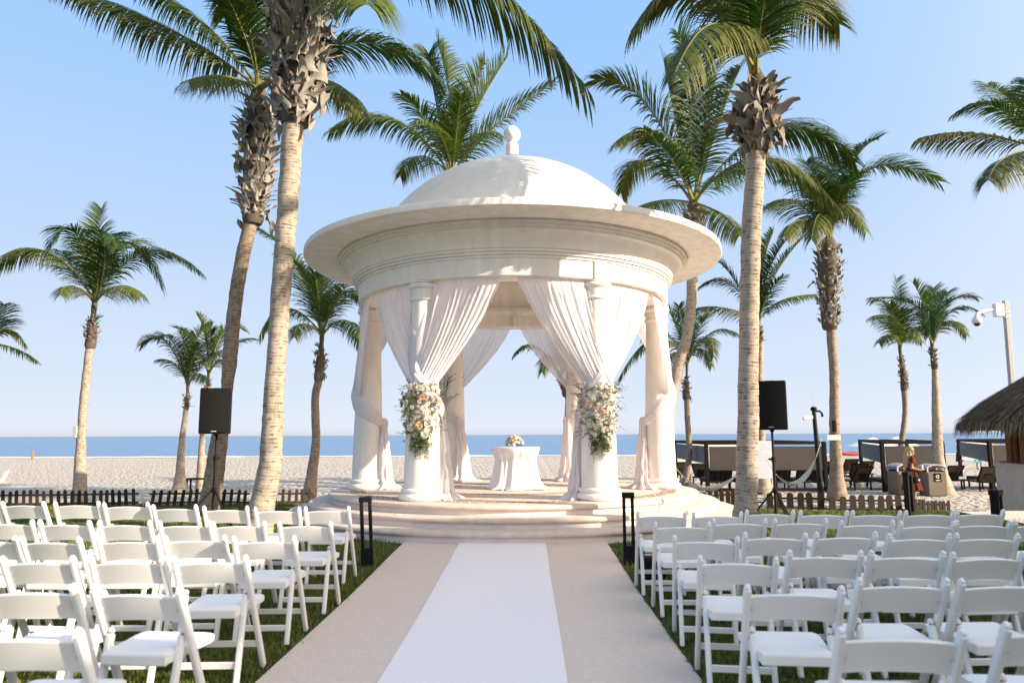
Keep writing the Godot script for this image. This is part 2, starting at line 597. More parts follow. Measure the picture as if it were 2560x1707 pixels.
func grass() -> void:
	var b := MB.new()
	rng.seed = 50
	for k in 15:
		var a := rng.randf() * TAU
		var at := Vector3(rng.randf_range(-0.06, 0.06), -0.005, rng.randf_range(-0.06, 0.06))
		var lean := Vector3(cos(a), 0, sin(a)) * rng.randf_range(0.008, 0.035)
		var side := Vector3(-sin(a), 0, cos(a)) * 0.0032
		var h := rng.randf_range(0.028, 0.062)
		b.col = Color(0.055, 0.105, 0.020).lerp(Color(0.15, 0.18, 0.035), rng.randf())
		if rng.randf() < 0.12: b.col = Color(0.20, 0.165, 0.075)
		var mid := at + lean * 0.4 + Vector3.UP * h * 0.6
		b.quad(at - side, at + side, mid + side * 0.8, mid - side * 0.8)
		b.tri(mid - side * 0.8, mid + side * 0.8, at + lean + Vector3.UP * h)
	var tuft := b.mesh()
	var where: Array[Transform3D] = []
	var tint := PackedColorArray()
	var patch := noise(FastNoiseLite.TYPE_SIMPLEX_SMOOTH, 0.35, 3, 51)
	# left and right of the aisle, out to the fences
	for area in [[-12.5, -1.74, -2.4, -15.2, 15500], [1.12, 8.6, -2.2, -14.6, 11500], [-4.6, -1.70, -2.4, -8.5, 4500], [1.10, 3.4, -2.2, -8.5, 4000]]:
		for k in int(area[4]):
			var x := rng.randf_range(area[0], area[1])
			var z := rng.randf_range(area[3], area[2])
			if Vector2(x - GX, z - GZ).length() < 4.02: continue
			if absf(x) > 1.2 - 0.86 * z + 0.3: continue
			var pn := patch.get_noise_2d(x, z)
			if pn < -0.42 and rng.randf() < 0.6: continue
			var s := rng.randf_range(0.75, 1.3) * (1.0 + pn * 0.3)
			where.append(Transform3D(Basis(Vector3.UP, rng.randf() * TAU).scaled(Vector3(1.15, s, 1.15)), Vector3(x, ground(x, z) - 0.02, z)))
			var q := clampf(0.5 + pn, 0.0, 1.0)
			tint.append(Color(0.8 + 0.5 * q, 0.85 + 0.3 * q, 0.8))
	var mm := MultiMesh.new()
	mm.transform_format = MultiMesh.TRANSFORM_3D
	mm.use_colors = true
	mm.mesh = tuft
	mm.instance_count = where.size()
	for k in where.size():
		mm.set_instance_transform(k, where[k])
		mm.set_instance_color(k, tint[k])
	var o := MultiMeshInstance3D.new()
	o.name = "lawn_grass"
	o.multimesh = mm
	tuft.surface_set_material(0, M.grass)
	o.set_meta("kind", "stuff")
	tag(o, "short green grass of the lawn on both sides of the aisle", "grass")
	add_child(o)


# ---------------------------------------------------------------- the pavilion
func on(a_deg: float, r: float, y: float) -> Vector3:
	return Vector3(sin(deg_to_rad(a_deg)) * r, y, cos(deg_to_rad(a_deg)) * r)

func arc(c: Vector2, r: Vector2, a0: float, a1: float, k: int) -> PackedVector2Array:
	var p := PackedVector2Array()
	for j in k + 1:
		var a := deg_to_rad(lerpf(a0, a1, j / float(k)))
		p.append(c + Vector2(cos(a) * r.x, sin(a) * r.y))
	return p

func column_radius(y: float) -> float:
	# shaft of the columns above the pavilion's floor
	return lerpf(0.285, 0.195, pow(clampf((y - 0.68) / 2.95, 0.0, 1.0), 1.25))

func pavilion() -> void:
	var g := thing("gazebo", "white domed pavilion on six columns at the end of the aisle", "gazebo", Vector3(GX, 0, GZ))
	# floor and the two steps under it: a white riser and an overhanging rounded tread each
	var k := 0
	for s in [[3.36, 0.504, "floor"], [3.70, 0.36, "step"], [4.04, 0.215, "step"]]:
		var r: float = s[0]
		var y: float = s[1]
		var b := MB.new()
		var prof := PackedVector2Array([Vector2(r - 0.06, y - 0.075)])
		prof.append_array(arc(Vector2(r - 0.035, y - 0.037), Vector2(0.037, 0.037), -88, 88, 8))
		prof.append(Vector2(r - 0.6 if k else 0.01, y))
		b.lathe(Vector3.ZERO, prof, 128)
		var step := put(s[2], b.mesh(), M.tread, g)
		b = MB.new()
		b.lathe(Vector3.ZERO, PackedVector2Array([Vector2(r - 0.055, y - 0.5), Vector2(r - 0.055, y - 0.07)]), 128)
		put("riser", b.mesh(), M.riser, step)
		k += 1
	# rings of pebbles set in the floor
	var pb := MB.new()
	pb.ball(Vector3.ZERO, Vector3(0.011, 0.005, 0.014), 6, 4)
	var where: Array[Transform3D] = []
	rng.seed = 60
	for ring in [[1.30, 1.46, 2100], [2.72, 2.98, 5200]]:
		for q in int(ring[2]):
			where.append(Transform3D(Basis(Vector3.UP, rng.randf() * TAU).scaled(Vector3.ONE * rng.randf_range(0.7, 1.5)), on(rng.randf() * 360.0, rng.randf_range(ring[0], ring[1]), 0.505)))
	var mm := MultiMesh.new()
	mm.transform_format = MultiMesh.TRANSFORM_3D
	mm.mesh = pb.mesh()
	mm.mesh.surface_set_material(0, M.pebble)
	mm.instance_count = where.size()
	for q in where.size():
		mm.set_instance_transform(q, where[q])
	var pm := MultiMeshInstance3D.new()
	pm.name = "pebble_ring"
	pm.multimesh = mm
	pm.set_meta("kind", "stuff")
	g.add_child(pm)
	for ring in [[1.30, 1.46], [2.72, 2.98]]:
		var b := MB.new()
		b.lathe(Vector3.ZERO, PackedVector2Array([Vector2(ring[1], 0.506), Vector2(ring[0], 0.506)]), 96)
		put("pebble_bed", b.mesh(), M.path, g)
	# lamps let into the steps
	for a in [[-62.0, 3.52, 0.364], [-27.0, 3.53, 0.364], [62.0, 3.52, 0.364], [40.0, 3.53, 0.364]]:
		var b := MB.new()
		b.lathe(Vector3.ZERO, PackedVector2Array([Vector2(0.055, 0.0), Vector2(0.05, 0.006), Vector2(0.03, 0.006), Vector2(0.028, 0.002), Vector2(0.001, 0.002)]), 20)
		put("step_lamp", b.mesh(), M.white, g, on(a[0], a[1], a[2]))
	# the six columns
	var shaft := MB.new()
	var sp := PackedVector2Array()
	for j in 21:
		var y := lerpf(0.68, 3.63, j / 20.0)
		sp.append(Vector2(column_radius(y), y))
	shaft.lathe(Vector3.ZERO, sp, 40)
	var base := MB.new()
	var bp := PackedVector2Array([Vector2(0.33, 0.5)])
	bp.append_array(arc(Vector2(0.325, 0.555), Vector2(0.045, 0.05), -80, 85, 8))
	bp.append_array(PackedVector2Array([Vector2(0.322, 0.607), Vector2(0.318, 0.622)]))
	bp.append_array(arc(Vector2(0.30, 0.655), Vector2(0.03, 0.032), -75, 80, 7))
	bp.append(Vector2(0.285, 0.692))
	base.lathe(Vector3.ZERO, bp, 48)
	var cap := MB.new()
	var cp := PackedVector2Array([Vector2(0.195, 3.60)])
	cp.append_array(arc(Vector2(0.20, 3.64), Vector2(0.028, 0.028), -85, 85, 6))
	cp.append_array(PackedVector2Array([Vector2(0.205, 3.675), Vector2(0.205, 3.80)]))
	cp.append_array(arc(Vector2(0.205, 3.85), Vector2(0.045, 0.046), -85, 85, 7))
	cp.append_array(PackedVector2Array([Vector2(0.235, 3.90), Vector2(0.235, 3.922)]))
	cap.lathe(Vector3.ZERO, cp, 40)
	var sm_ := shaft.mesh()
	var bm := base.mesh()
	var cm := cap.mesh()
	for a: float in [-30.0, 30.0, -90.0, 90.0, -150.0, 150.0]:
		var col := put("column", sm_, M.plaster, g, on(a, 2.75, 0.0))
		put("base", bm, M.plaster, col)
		put("capital", cm, M.plaster, col)
	# entablature with its mouldings
	var p := PackedVector2Array([Vector2(2.47, 4.5), Vector2(2.47, 4.36), Vector2(2.40, 4.345), Vector2(2.38, 4.30), Vector2(2.38, 4.25), Vector2(2.44, 4.235), Vector2(2.45, 4.20), Vector2(2.47, 4.19), Vector2(2.47, 3.93), Vector2(2.48, 3.92), Vector2(2.90, 3.92), Vector2(2.912, 3.932), Vector2(2.915, 4.20)])
	p.append_array(PackedVector2Array([Vector2(2.945, 4.205), Vector2(2.945, 4.236), Vector2(2.938, 4.238), Vector2(2.938, 4.246), Vector2(2.98, 4.248), Vector2(2.98, 4.28), Vector2(2.973, 4.282), Vector2(2.973, 4.29), Vector2(3.012, 4.292), Vector2(3.012, 4.324), Vector2(3.006, 4.326), Vector2(3.006, 4.334), Vector2(3.03, 4.336)]))
	for j in 13:
		var q := j / 12.0
		p.append(Vector2(3.025 + 0.155 * (1.0 - cos(q * PI / 2.0)) + 0.01 * q, 4.335 + 0.235 * sin(q * PI / 2.0)))
	p.append_array(PackedVector2Array([Vector2(3.215, 4.572), Vector2(3.215, 4.603), Vector2(3.208, 4.605), Vector2(3.208, 4.613), Vector2(3.25, 4.615), Vector2(3.25, 4.648), Vector2(3.243, 4.65), Vector2(3.243, 4.658), Vector2(3.29, 4.66), Vector2(3.29, 4.70), Vector2(3.275, 4.703), Vector2(3.275, 4.725)]))
	var eb := MB.new()
	eb.lathe(Vector3.ZERO, p, 160)
	var ent := put("entablature", eb.mesh(), M.plaster, g)
	for a: float in [-30.0, 30.0, -90.0, 90.0, -150.0, 150.0]:
		var b := MB.new()
		b.box(Vector3.ZERO, Vector3(0.30, 0.275, 0.12), Basis.IDENTITY, 0.008)
		put("pier_block", b.mesh(), M.plaster, ent, on(a, 2.885, 4.062), Basis(Vector3.UP, deg_to_rad(a)))
	var br := MB.new()
	var rim := PackedVector2Array([Vector2(3.27, 4.72), Vector2(3.895, 4.72)])
	rim.append_array(arc(Vector2(3.89, 4.742), Vector2(0.022, 0.022), -80, 0, 4))
	rim.append_array(arc(Vector2(3.885, 4.815), Vector2(0.025, 0.025), 0, 85, 4))
	rim.append_array(PackedVector2Array([Vector2(3.30, 4.862), Vector2(2.70, 4.885)]))
	br.lathe(Vector3.ZERO, rim, 160)
	put("brim", br.mesh(), M.plaster, g)
	var db := MB.new()
	var dp := PackedVector2Array()
	for j in 41:
		var a := lerpf(asin(0.96 / 2.9156), PI / 2.0, j / 40.0)
		dp.append(Vector2(maxf(2.9156 * cos(a), 0.001), 3.856 + 2.9156 * sin(a)))
	db.lathe(Vector3.ZERO, dp, 128)
	var dome := put("dome", db.mesh(), M.plaster, g)
	var cb := MB.new()
	var inner := PackedVector2Array()
	for j in 17:
		var a := lerpf(PI / 2.0, 0.12, j / 16.0)
		inner.append(Vector2(maxf(2.5 * cos(a), 0.001), 4.15 + 2.45 * sin(a)))
	inner.append(Vector2(2.46, 4.44))
	cb.lathe(Vector3.ZERO, inner, 96)
	put("ceiling", cb.mesh(), M.plaster, dome)
	var fb := MB.new()
	var fp := PackedVector2Array([Vector2(0.155, 6.74), Vector2(0.150, 6.79), Vector2(0.124, 6.80), Vector2(0.122, 7.17), Vector2(0.117, 7.20), Vector2(0.086, 7.235), Vector2(0.086, 7.262)])
	fp.append_array(arc(Vector2(0.0, 7.415), Vector2(0.168, 0.168), -58, 89.5, 16))
	fb.lathe(Vector3.ZERO, fp, 40)
	put("finial", fb.mesh(), M.plaster, g)
	for a: float in [180.0, 60.0, -60.0]:
		var b := MB.new()
		b.box(Vector3.ZERO, Vector3(0.09, 0.20, 0.10), Basis.IDENTITY, 0.006)
		put("ceiling_lamp", b.mesh(), M.white, g, on(a, 2.40, 4.02), Basis(Vector3.UP, deg_to_rad(a)))

# a drape gathered on one column: two panels from the beam to the tie, a wrap round the shaft, a tail to the floor
func drape(label: String, a_col: float, tie_az: float, tail_az: float, tie_y: float, knot_y: float, sd: int, thin: bool) -> void:
	var at := on(a_col, 2.75, 0.0)
	var t := thing("curtain", label, "curtain", Vector3(GX, 0, GZ) + at, 0.0, "drapes gathered on the pavilion's columns")
	var m: Material = M.sheer if thin else M.cloth
	var rg := RandomNumberGenerator.new()
	rg.seed = sd
	var td := Vector3(sin(deg_to_rad(tie_az)), 0, cos(deg_to_rad(tie_az)))
	var ts := Vector3(td.z, 0, -td.x)
	var nf := noise(FastNoiseLite.TYPE_SIMPLEX_SMOOTH, 1.0, 2, sd)
	for side: float in [-1.0, 1.0]:
		var rows := []
		var folds := 13.0
		var spread := 118.0 if absf(a_col) < 40.0 else 70.0
		for k in 31:
			var w := k / 30.0
			var p := PackedVector3Array()
			for j in 71:
				var u := j / 70.0
				var ang := a_col + side * lerpf(3.0, 27.6, u)
				var top := on(ang, 2.80, 3.918) - at
				var taz := deg_to_rad((u - 0.5) * spread) * (1.0 if ts.dot(top) > 0 else -1.0)
				var tie := (td * cos(taz) + ts * sin(taz)) * (column_radius(tie_y) + 0.035 + 0.012 * sin(u * 9.0)) + Vector3.UP * (tie_y + 0.06 * (u - 0.5))
				var sag := lerpf(0.10, 0.20, u)
				var ctrl := Vector3(lerpf(top.x, tie.x, sag), lerpf(top.y, tie.y, 0.40), lerpf(top.z, tie.z, sag))
				ctrl += Vector3(at.x, 0, at.z).normalized() * 0.06
				var q := top.lerp(ctrl, w).lerp(ctrl.lerp(tie, w), w)
				var out := (Vector3(at.x, 0, at.z).normalized() * 0.8 + td * 0.4).normalized()
				var ph := u * folds * TAU + nf.get_noise_2d(u * 2.6, w * 0.5 + side * 5.0) * 4.2
				var amp := (0.026 - 0.012 * w) * clampf(0.62 + 1.3 * nf.get_noise_2d(u * 5.0 + 9.0, side * 3.0 + w * 0.35), 0.1, 1.3) * minf(1.0, 0.35 + w * 3.0)
				q += out * (amp * (sin(ph) + 0.4 * sin(ph * 2.3 + 1.0)) + 0.004 * nf.get_noise_2d(u * 9.0, w * 3.0))
				# keep the cloth outside the shaft it crosses
				var flat := Vector3(q.x, 0, q.z)
				var least := column_radius(q.y) + 0.012
				if q.y < 3.55 and flat.length() < least and flat.dot(td) > -0.05:
					flat = flat.normalized() * least
					q = Vector3(flat.x, q.y, flat.z)
				p.append(q)
			rows.append(p)
		var b := MB.new()
		b.grid(rows)
		put("panel", b.mesh(), m, t)
	# the wrap: from the tie slantwise round the shaft to the knot
	var turn := wrapf(tail_az - tie_az, -180.0, 180.0)
	var b2 := MB.new()
	var wr := []
	for k in 27:
		var w := k / 26.0
		var az := deg_to_rad(tie_az + lerpf(-0.25, 1.0, w) * turn)
		var y := lerpf(tie_y + 0.10, knot_y, pow(w, 0.9))
		var half := lerpf(0.24, 0.10, w)
		var p := PackedVector3Array()
		for j in 17:
			var u := j / 16.0
			var yy := y + (0.5 - u) * 2.0 * half
			var r := column_radius(yy) + 0.03 + 0.05 * sin(u * PI) + 0.011 * sin(u * 31.0 + w * 3.0 + nf.get_noise_2d(u * 4.0, w * 2.0) * 5.0) * sin(u * PI)
			p.append(Vector3(sin(az) * r, yy, cos(az) * r))
		wr.append(p)
	b2.grid(wr, 1.0, 1.0, turn > 0)
	put("wrap", b2.mesh(), m, t)
	# the tail: folded cloth hanging from the knot and spreading on the floor
	var kd := Vector3(sin(deg_to_rad(tail_az)), 0, cos(deg_to_rad(tail_az)))
	var ks := Vector3(kd.z, 0, -kd.x)
	var b3 := MB.new()
	var tr := []
	for k in 33:
		var w := k / 32.0
		var p := PackedVector3Array()
		var y: float
		var rad: float
		if k == 0:
			y = knot_y + 0.10; rad = 0.055
		elif w < 0.88:
			var q := w / 0.88
			y = lerpf(knot_y + 0.07, 0.60, q)
			rad = lerpf(0.085, 0.125, q) + 0.03 * pow(q, 4.0) - 0.022 * sin(minf(q * 9.0, PI))
		else:
			var q := (w - 0.88) / 0.12
			y = lerpf(0.60, 0.512, q)
			rad = 0.155 + 0.15 * q
		var c := kd * (column_radius(y) + 0.05 + 0.05 * w) + ks * 0.03 * sin(w * 4.0 + sd)
		for j in 49:
			var a := TAU * (j % 48) / 48.0
			var fold := 1.0 + 0.20 * sin(a * 7.0 + nf.get_noise_2d(w * 2.5, sd) * 3.0) + 0.11 * sin(a * 13.0 + w * 4.0)
			if w > 0.85: fold += 0.30 * nf.get_noise_2d(cos(a) * 1.8 + 7.0, sin(a) * 1.8)
			var rr := rad * fold
			var yy := y + (0.028 * nf.get_noise_2d(a * 3.0, w * 6.0) if w > 0.85 else 0.0)
			p.append(c + ks * sin(a) * rr * 1.1 + kd * cos(a) * rr * 0.75 + Vector3.UP * maxf(yy, 0.510))
		tr.append(p)
	tr.reverse()
	b3.grid(tr)
	put("tail", b3.mesh(), M.cloth, t)

# ---------------------------------------------------------------- flowers
func petals(rings: int, r: float, sd: int) -> ArrayMesh:
	# a many-petalled open bloom facing +z
	var b := MB.new()
	var rg := RandomNumberGenerator.new()
	rg.seed = sd
	b.ball(Vector3(0, 0, r * 0.15), Vector3(r * 0.42, r * 0.42, r * 0.40), 8, 6)
	for k in rings:
		var q := k / maxf(rings - 1.0, 1.0)
		var count := 4 + k * 2
		var open := lerpf(0.25, 1.25, q)
		for j in count:
			var a := TAU * j / count + k * 0.7 + rg.randf_range(-0.15, 0.15)
			var len_ := r * lerpf(0.75, 1.05, q) * rg.randf_range(0.9, 1.1)
			var wid := r * lerpf(0.42, 0.62, q)
			var rows := []
			for u in 4:
				var s := u / 3.0
				var bend := open * (0.35 + 0.65 * s)
				var p := PackedVector3Array()
				for w in 4:
					var x := (w / 1.5 - 1.0)
					var half := wid * sin(PI * (0.16 + 0.62 * s)) * 0.95
					var rad := r * 0.18 + len_ * s * sin(bend) - 0.12 * r * x * x
					var hgt := -r * 0.25 + len_ * s * cos(bend) + r * 0.16 * x * x
					var side := x * half
					p.append(Vector3(cos(a) * rad - sin(a) * side, sin(a) * rad + cos(a) * side, hgt))
				rows.append(p)
			b.grid(rows)
	return b.mesh()

func leaf_spray(b: MB, at: Vector3, dir: Vector3, length: float, rg: RandomNumberGenerator) -> void:
	var k := int(length / 0.022)
	var side := dir.cross(Vector3.UP if absf(dir.y) < 0.8 else Vector3.RIGHT).normalized()
	var p := at
	var d := dir
	var base := Color(0.050, 0.085, 0.028).lerp(Color(0.15, 0.185, 0.065), rg.randf())
	for j in k:
		d = (d + Vector3.DOWN * 0.05 + Vector3(rg.randf_range(-0.1, 0.1), rg.randf_range(-0.1, 0.1), rg.randf_range(-0.1, 0.1))).normalized()
		var nx := p + d * length / k
		b.col = base * 0.8
		b.quad(p - side * 0.0014, p + side * 0.0014, nx + side * 0.0012, nx - side * 0.0012)
		for s: float in [-1.0, 1.0]:
			var l := rg.randf_range(0.018, 0.042)
			var ld := (d * 0.5 + side * s + Vector3(rg.randf_range(-0.5, 0.5), rg.randf_range(-0.5, 0.5), rg.randf_range(-0.5, 0.5))).normalized()
			var w := ld.cross(d).cross(ld).normalized() * l * 0.30
			b.col = base.lerp(Color(0.16, 0.19, 0.07), rg.randf() * 0.5)
			var mid := p + ld * l * 0.5
			b.tri(p, mid + w, mid - w)
			b.tri(mid - w, mid + w, p + ld * l)
		p = nx

func bouquet(label: String, at: Vector3, sd: int, hanging: bool) -> void:
	var t := thing("flower_arrangement", label, "flowers", at, 0.0, "rose arrangements of the pavilion")
	var rg := RandomNumberGenerator.new()
	rg.seed = sd
	var fol := MB.new()
	var spots := []
	var tries := 0
	while spots.size() < (56 if hanging else 40) and tries < 4000:
		tries += 1
		var q := rg.randf()
		var big := rg.randf() < 0.5
		var r := rg.randf_range(0.042, 0.058) if big else rg.randf_range(0.024, 0.036)
		if not hanging: r *= 0.72
		var pos: Vector3
		var out: Vector3
		if hanging:
			var y := lerpf(-0.30, 0.50, q)
			var span := lerpf(26.0, 66.0, sm(-0.42, 0.12, y)) * (1.0 - 0.22 * sm(0.32, 0.52, y))
			var az := deg_to_rad(rg.randf_range(-span, span))
			var rr := column_radius(1.8) + rg.randf_range(0.05, 0.11)
			pos = Vector3(sin(az) * rr, y, cos(az) * rr)
			out = Vector3(sin(az), rg.randf_range(-0.2, 0.35), cos(az)).normalized()
		else:
			var el := rg.randf_range(0.0, 1.45)
			var az := rg.randf() * TAU
			out = Vector3(cos(el) * cos(az), sin(el), cos(el) * sin(az))
			pos = Vector3(out.x * 0.165, 0.04 + out.y * 0.17, out.z * 0.165)
		var free := true
		for s in spots:
			if (s[0] as Vector3).distance_to(pos) < (s[1] + r) * 0.86: free = false
		if free: spots.append([pos, r, out])
	var big_bloom := [petals(4, 1.0, sd + 1), petals(4, 1.0, sd + 2)]
	var small_bloom := petals(2, 1.0, sd + 3)
	var n := 0
	for s in spots:
		var out: Vector3 = s[2]
		var pick := rg.randf()
		var m: Material = M.bloom[0] if pick < 0.46 else M.bloom[1] if pick < 0.68 else M.bloom[4] if pick < 0.84 else M.bloom[2] if pick < 0.95 else M.bloom[3]
		var bs := Basis.looking_at(-out, Vector3.UP).rotated(out, rg.randf() * TAU).scaled(Vector3.ONE * float(s[1]))
		piece("bloom", n, big_bloom[n % 2] if s[1] > 0.03 else small_bloom, m, t, Transform3D(bs, s[0]))
		n += 1
	for k in (230 if hanging else 90):
		if hanging:
			var y := lerpf(-0.48, 0.54, rg.randf())
			var span := lerpf(22.0, 72.0, sm(-0.5, 0.05, y))
			var az := deg_to_rad(rg.randf_range(-span, span))
			var rr := column_radius(1.8) + 0.02
			var d := Vector3(sin(az) + rg.randf_range(-0.6, 0.6), rg.randf_range(-0.9, 0.6), cos(az)).normalized()
			leaf_spray(fol, Vector3(sin(az) * rr, y, cos(az) * rr), d, rg.randf_range(0.08, 0.19), rg)
		else:
			var el := rg.randf_range(-0.05, 1.5)
			var az := rg.randf() * TAU
			var d := Vector3(cos(el) * cos(az), sin(el), cos(el) * sin(az))
			leaf_spray(fol, Vector3(d.x * 0.09, 0.02 + d.y * 0.08, d.z * 0.09), d, rg.randf_range(0.06, 0.12), rg)
	if hanging:
		for k in 34:
			var az := deg_to_rad(rg.randf_range(-34, 34))
			leaf_spray(fol, Vector3(sin(az) * 0.31, rg.randf_range(-0.46, -0.22), cos(az) * 0.31), Vector3(rg.randf_range(-0.25, 0.25), -1, 0.12).normalized(), rg.randf_range(0.12, 0.27), rg)
		for k in 14:
			var s := -1.0 if k % 2 else 1.0
			leaf_spray(fol, Vector3(s * 0.26, rg.randf_range(-0.28, 0.45), 0.17), Vector3(s, rg.randf_range(-0.3, 0.5), 0.2).normalized(), rg.randf_range(0.10, 0.20), rg)
	var o := put("greenery", fol.mesh(), M.foliage, t)
	o.set_meta("kind", "stuff")

func altar_table() -> void:
	var at := Vector3(-0.22, 0.504, -13.9)
	var t := thing("round_table", "small round table under a long white cloth in the middle of the pavilion", "table", at)
	var b := MB.new()
	b.lathe(Vector3.ZERO, PackedVector2Array([Vector2(0.44, 0.735), Vector2(0.44, 0.758), Vector2(0.001, 0.758)]), 40)
	put("tabletop", b.mesh(), M.white, t)
	b = MB.new()
	b.tube(PackedVector3Array([Vector3(0, 0.01, 0), Vector3(0, 0.74, 0)]), PackedFloat32Array([0.04, 0.04]), 12)
	put("pedestal", b.mesh(), M.black_metal, t)
	var c := MB.new()
	var nf := noise(FastNoiseLite.TYPE_SIMPLEX_SMOOTH, 0.8, 2, 71)
	var rows := []
	for k in 46:
		var w := k / 45.0
		var p := PackedVector3Array()
		for j in 193:
			var a := TAU * (j % 192) / 192.0
			var r: float
			var y: float
			if w < 0.2:
				r = 0.452 * sqrt(w / 0.2); y = 0.768
			elif w < 0.25:
				var q := (w - 0.2) / 0.05
				r = 0.452 + 0.008 * sin(q * PI); y = 0.768 - 0.025 * q
			else:
				var q := (w - 0.25) / 0.75
				y = 0.743 * (1.0 - q)
				var wave := sin(a * 9.0 + nf.get_noise_2d(cos(a) * 2.0, sin(a) * 2.0) * 3.5)
				var deep := sm(0.0, 0.22, q)
				r = 0.452 - 0.105 * sm(0.0, 0.30, q) + 0.10 * q * q + wave * (0.020 + 0.030 * q) * deep + 0.012 * sin(a * 17.0 + q * 2.0) * deep
				r += 0.10 * pow(q, 10.0) * (1.0 + nf.get_noise_2d(cos(a) * 3.0 + 4.0, sin(a) * 3.0))
				r += 0.17 * pow(q, 16.0) * maxf(0.0, cos(a - 0.25)) * (0.5 + 0.5 * sin(a * 12.0))
				y = maxf(y, 0.006 + 0.022 * absf(nf.get_noise_2d(a * 4.0, q * 3.0)))
			p.append(Vector3(cos(a) * r, y, sin(a) * r))
		rows.append(p)
	c.grid(rows, 1.0, 1.0)
	var o := put("tablecloth", c.mesh(), M.tablecloth)
	o.position = at
	tag(o, "long white cloth falling in folds from the round table to the pavilion's floor", "tablecloth")


# ---------------------------------------------------------------- chairs
var chair0: Node3D

func make_chair(label: String) -> Node3D:
	var t := thing("folding_chair", label, "chair", Vector3.ZERO, 0.0, "white folding chairs set out in rows along the aisle")
	var up := Vector3(0, 0.77, 0.40).normalized()
	var back := Vector3(0, -0.40, 0.77).normalized()      # out of the rear face
	for s: float in [-1.0, 1.0]:
		var x: float = s * 0.221
		var b := MB.new()
		var foot := Vector3(x, 0, -0.40)
		var head := Vector3(x, 0.757, -0.007)
		b.bar(foot, head, 0.031, 0.046, 0.007, Vector3.RIGHT)
		b.bar(head - up * 0.004, head + up * 0.016, 0.025, 0.034, 0.007, Vector3.RIGHT)
		put("front_leg", b.mesh(), M.chair, t)
		b = MB.new()
		x = s * 0.188
		b.bar(Vector3(x, 0, 0.0), Vector3(x, 0.515, -0.125), 0.031, 0.044, 0.007, Vector3.RIGHT)
		b.bar(Vector3(x, 0.510, -0.1238), Vector3(x, 0.548, -0.133), 0.030, 0.036, 0.012, Vector3.RIGHT)
		put("rear_leg", b.mesh(), M.chair, t)
	# back rest: a board bowed back in the middle and arched along its top and bottom
	var rows := []
	var face := []
	for j in 19:
		var u := j / 9.0 - 1.0
		var x := u * 0.2065
		var bow := 0.012 * (1.0 - u * u)
		var lift := 0.024 * (1.0 - u * u)
		var mid := Vector3(x, 0.577, -0.100) + up * lift
		var p := PackedVector3Array()
		var h := 0.150
		var th := 0.009
		for q in [[0.006, th], [h - 0.006, th], [h - 0.0015, th * 0.6], [h, 0.0], [h - 0.0015, -th * 0.6], [h - 0.006, -th], [0.006, -th], [0.0015, -th * 0.6], [0.0, 0.0], [0.0015, th * 0.6], [0.006, th]]:
			p.append(mid + up * q[0] + back * (bow - 0.006 + q[1]))
		rows.append(p)
	var b := MB.new()
	b.grid(rows)
	put("backrest", b.mesh(), M.chair, t)
	# seat: frame, apron and a padded top
	b = MB.new()
	b.bar(Vector3(-0.169, 0.418, -0.028), Vector3(0.169, 0.418, -0.028), 0.052, 0.022, 0.005, Vector3.UP)
	b.bar(Vector3(-0.205, 0.426, -0.425), Vector3(0.205, 0.426, -0.425), 0.040, 0.024, 0.006, Vector3.UP)
	for s: float in [-1.0, 1.0]:
		b.bar(Vector3(s * 0.160, 0.420, -0.03), Vector3(s * 0.194, 0.426, -0.42), 0.022, 0.046, 0.005, Vector3.RIGHT)
	var sf := put("seat_frame", b.mesh(), M.chair, t)
	rows = []
	for k in 13:
		var w := k / 12.0
		var z := lerpf(-0.022, -0.442, w)
		var half := lerpf(0.170, 0.212, w)
		if w > 0.86: half -= 0.028 * pow((w - 0.86) / 0.14, 2.0)
		if w < 0.08: half -= 0.008 * (1.0 - w / 0.08)
		var p := PackedVector3Array()
		for j in 15:
			var u := j / 7.0 - 1.0
			var e := 1.0 - pow(maxf(absf(u), absf(w * 2.0 - 1.0)), 8.0)
			p.append(Vector3(u * half, 0.446 + 0.016 * e, z))
		rows.append(p)
	b = MB.new()
	b.grid(rows)
	# skirt under the pad
	var loop := PackedVector3Array()
	for j in 15: loop.append(rows[0][j])
	for k in range(1, 13): loop.append(rows[k][14])
	for j in range(13, -1, -1): loop.append(rows[12][j])
	for k in range(11, 0, -1): loop.append(rows[k][0])
	loop.append(loop[0])
	for k in loop.size() - 1:
		b.quad(loop[k] + Vector3.DOWN * 0.014, loop[k + 1] + Vector3.DOWN * 0.014, loop[k + 1], loop[k])
	put("seat", b.mesh(), M.vinyl, t)
	for e in [[-0.207, 0.207, 0.165, -0.314, 0.040, 0.016], [-0.175, 0.175, 0.115, -0.028, 0.042, 0.018]]:
		b = MB.new()
		b.bar(Vector3(e[0], e[2], e[3]), Vector3(e[1], e[2], e[3]), e[4], e[5], 0.004, Vector3.UP)
		put("stretcher", b.mesh(), M.chair, t)
	for s: float in [-1.0, 1.0]:
		b = MB.new()
		b.ball(Vector3.ZERO, Vector3.ONE * 0.006, 8, 6)
		put("bolt", b.mesh(), M.screw, t, Vector3(s * 0.197, 0.65, -0.0585) + back * 0.004)
	return t

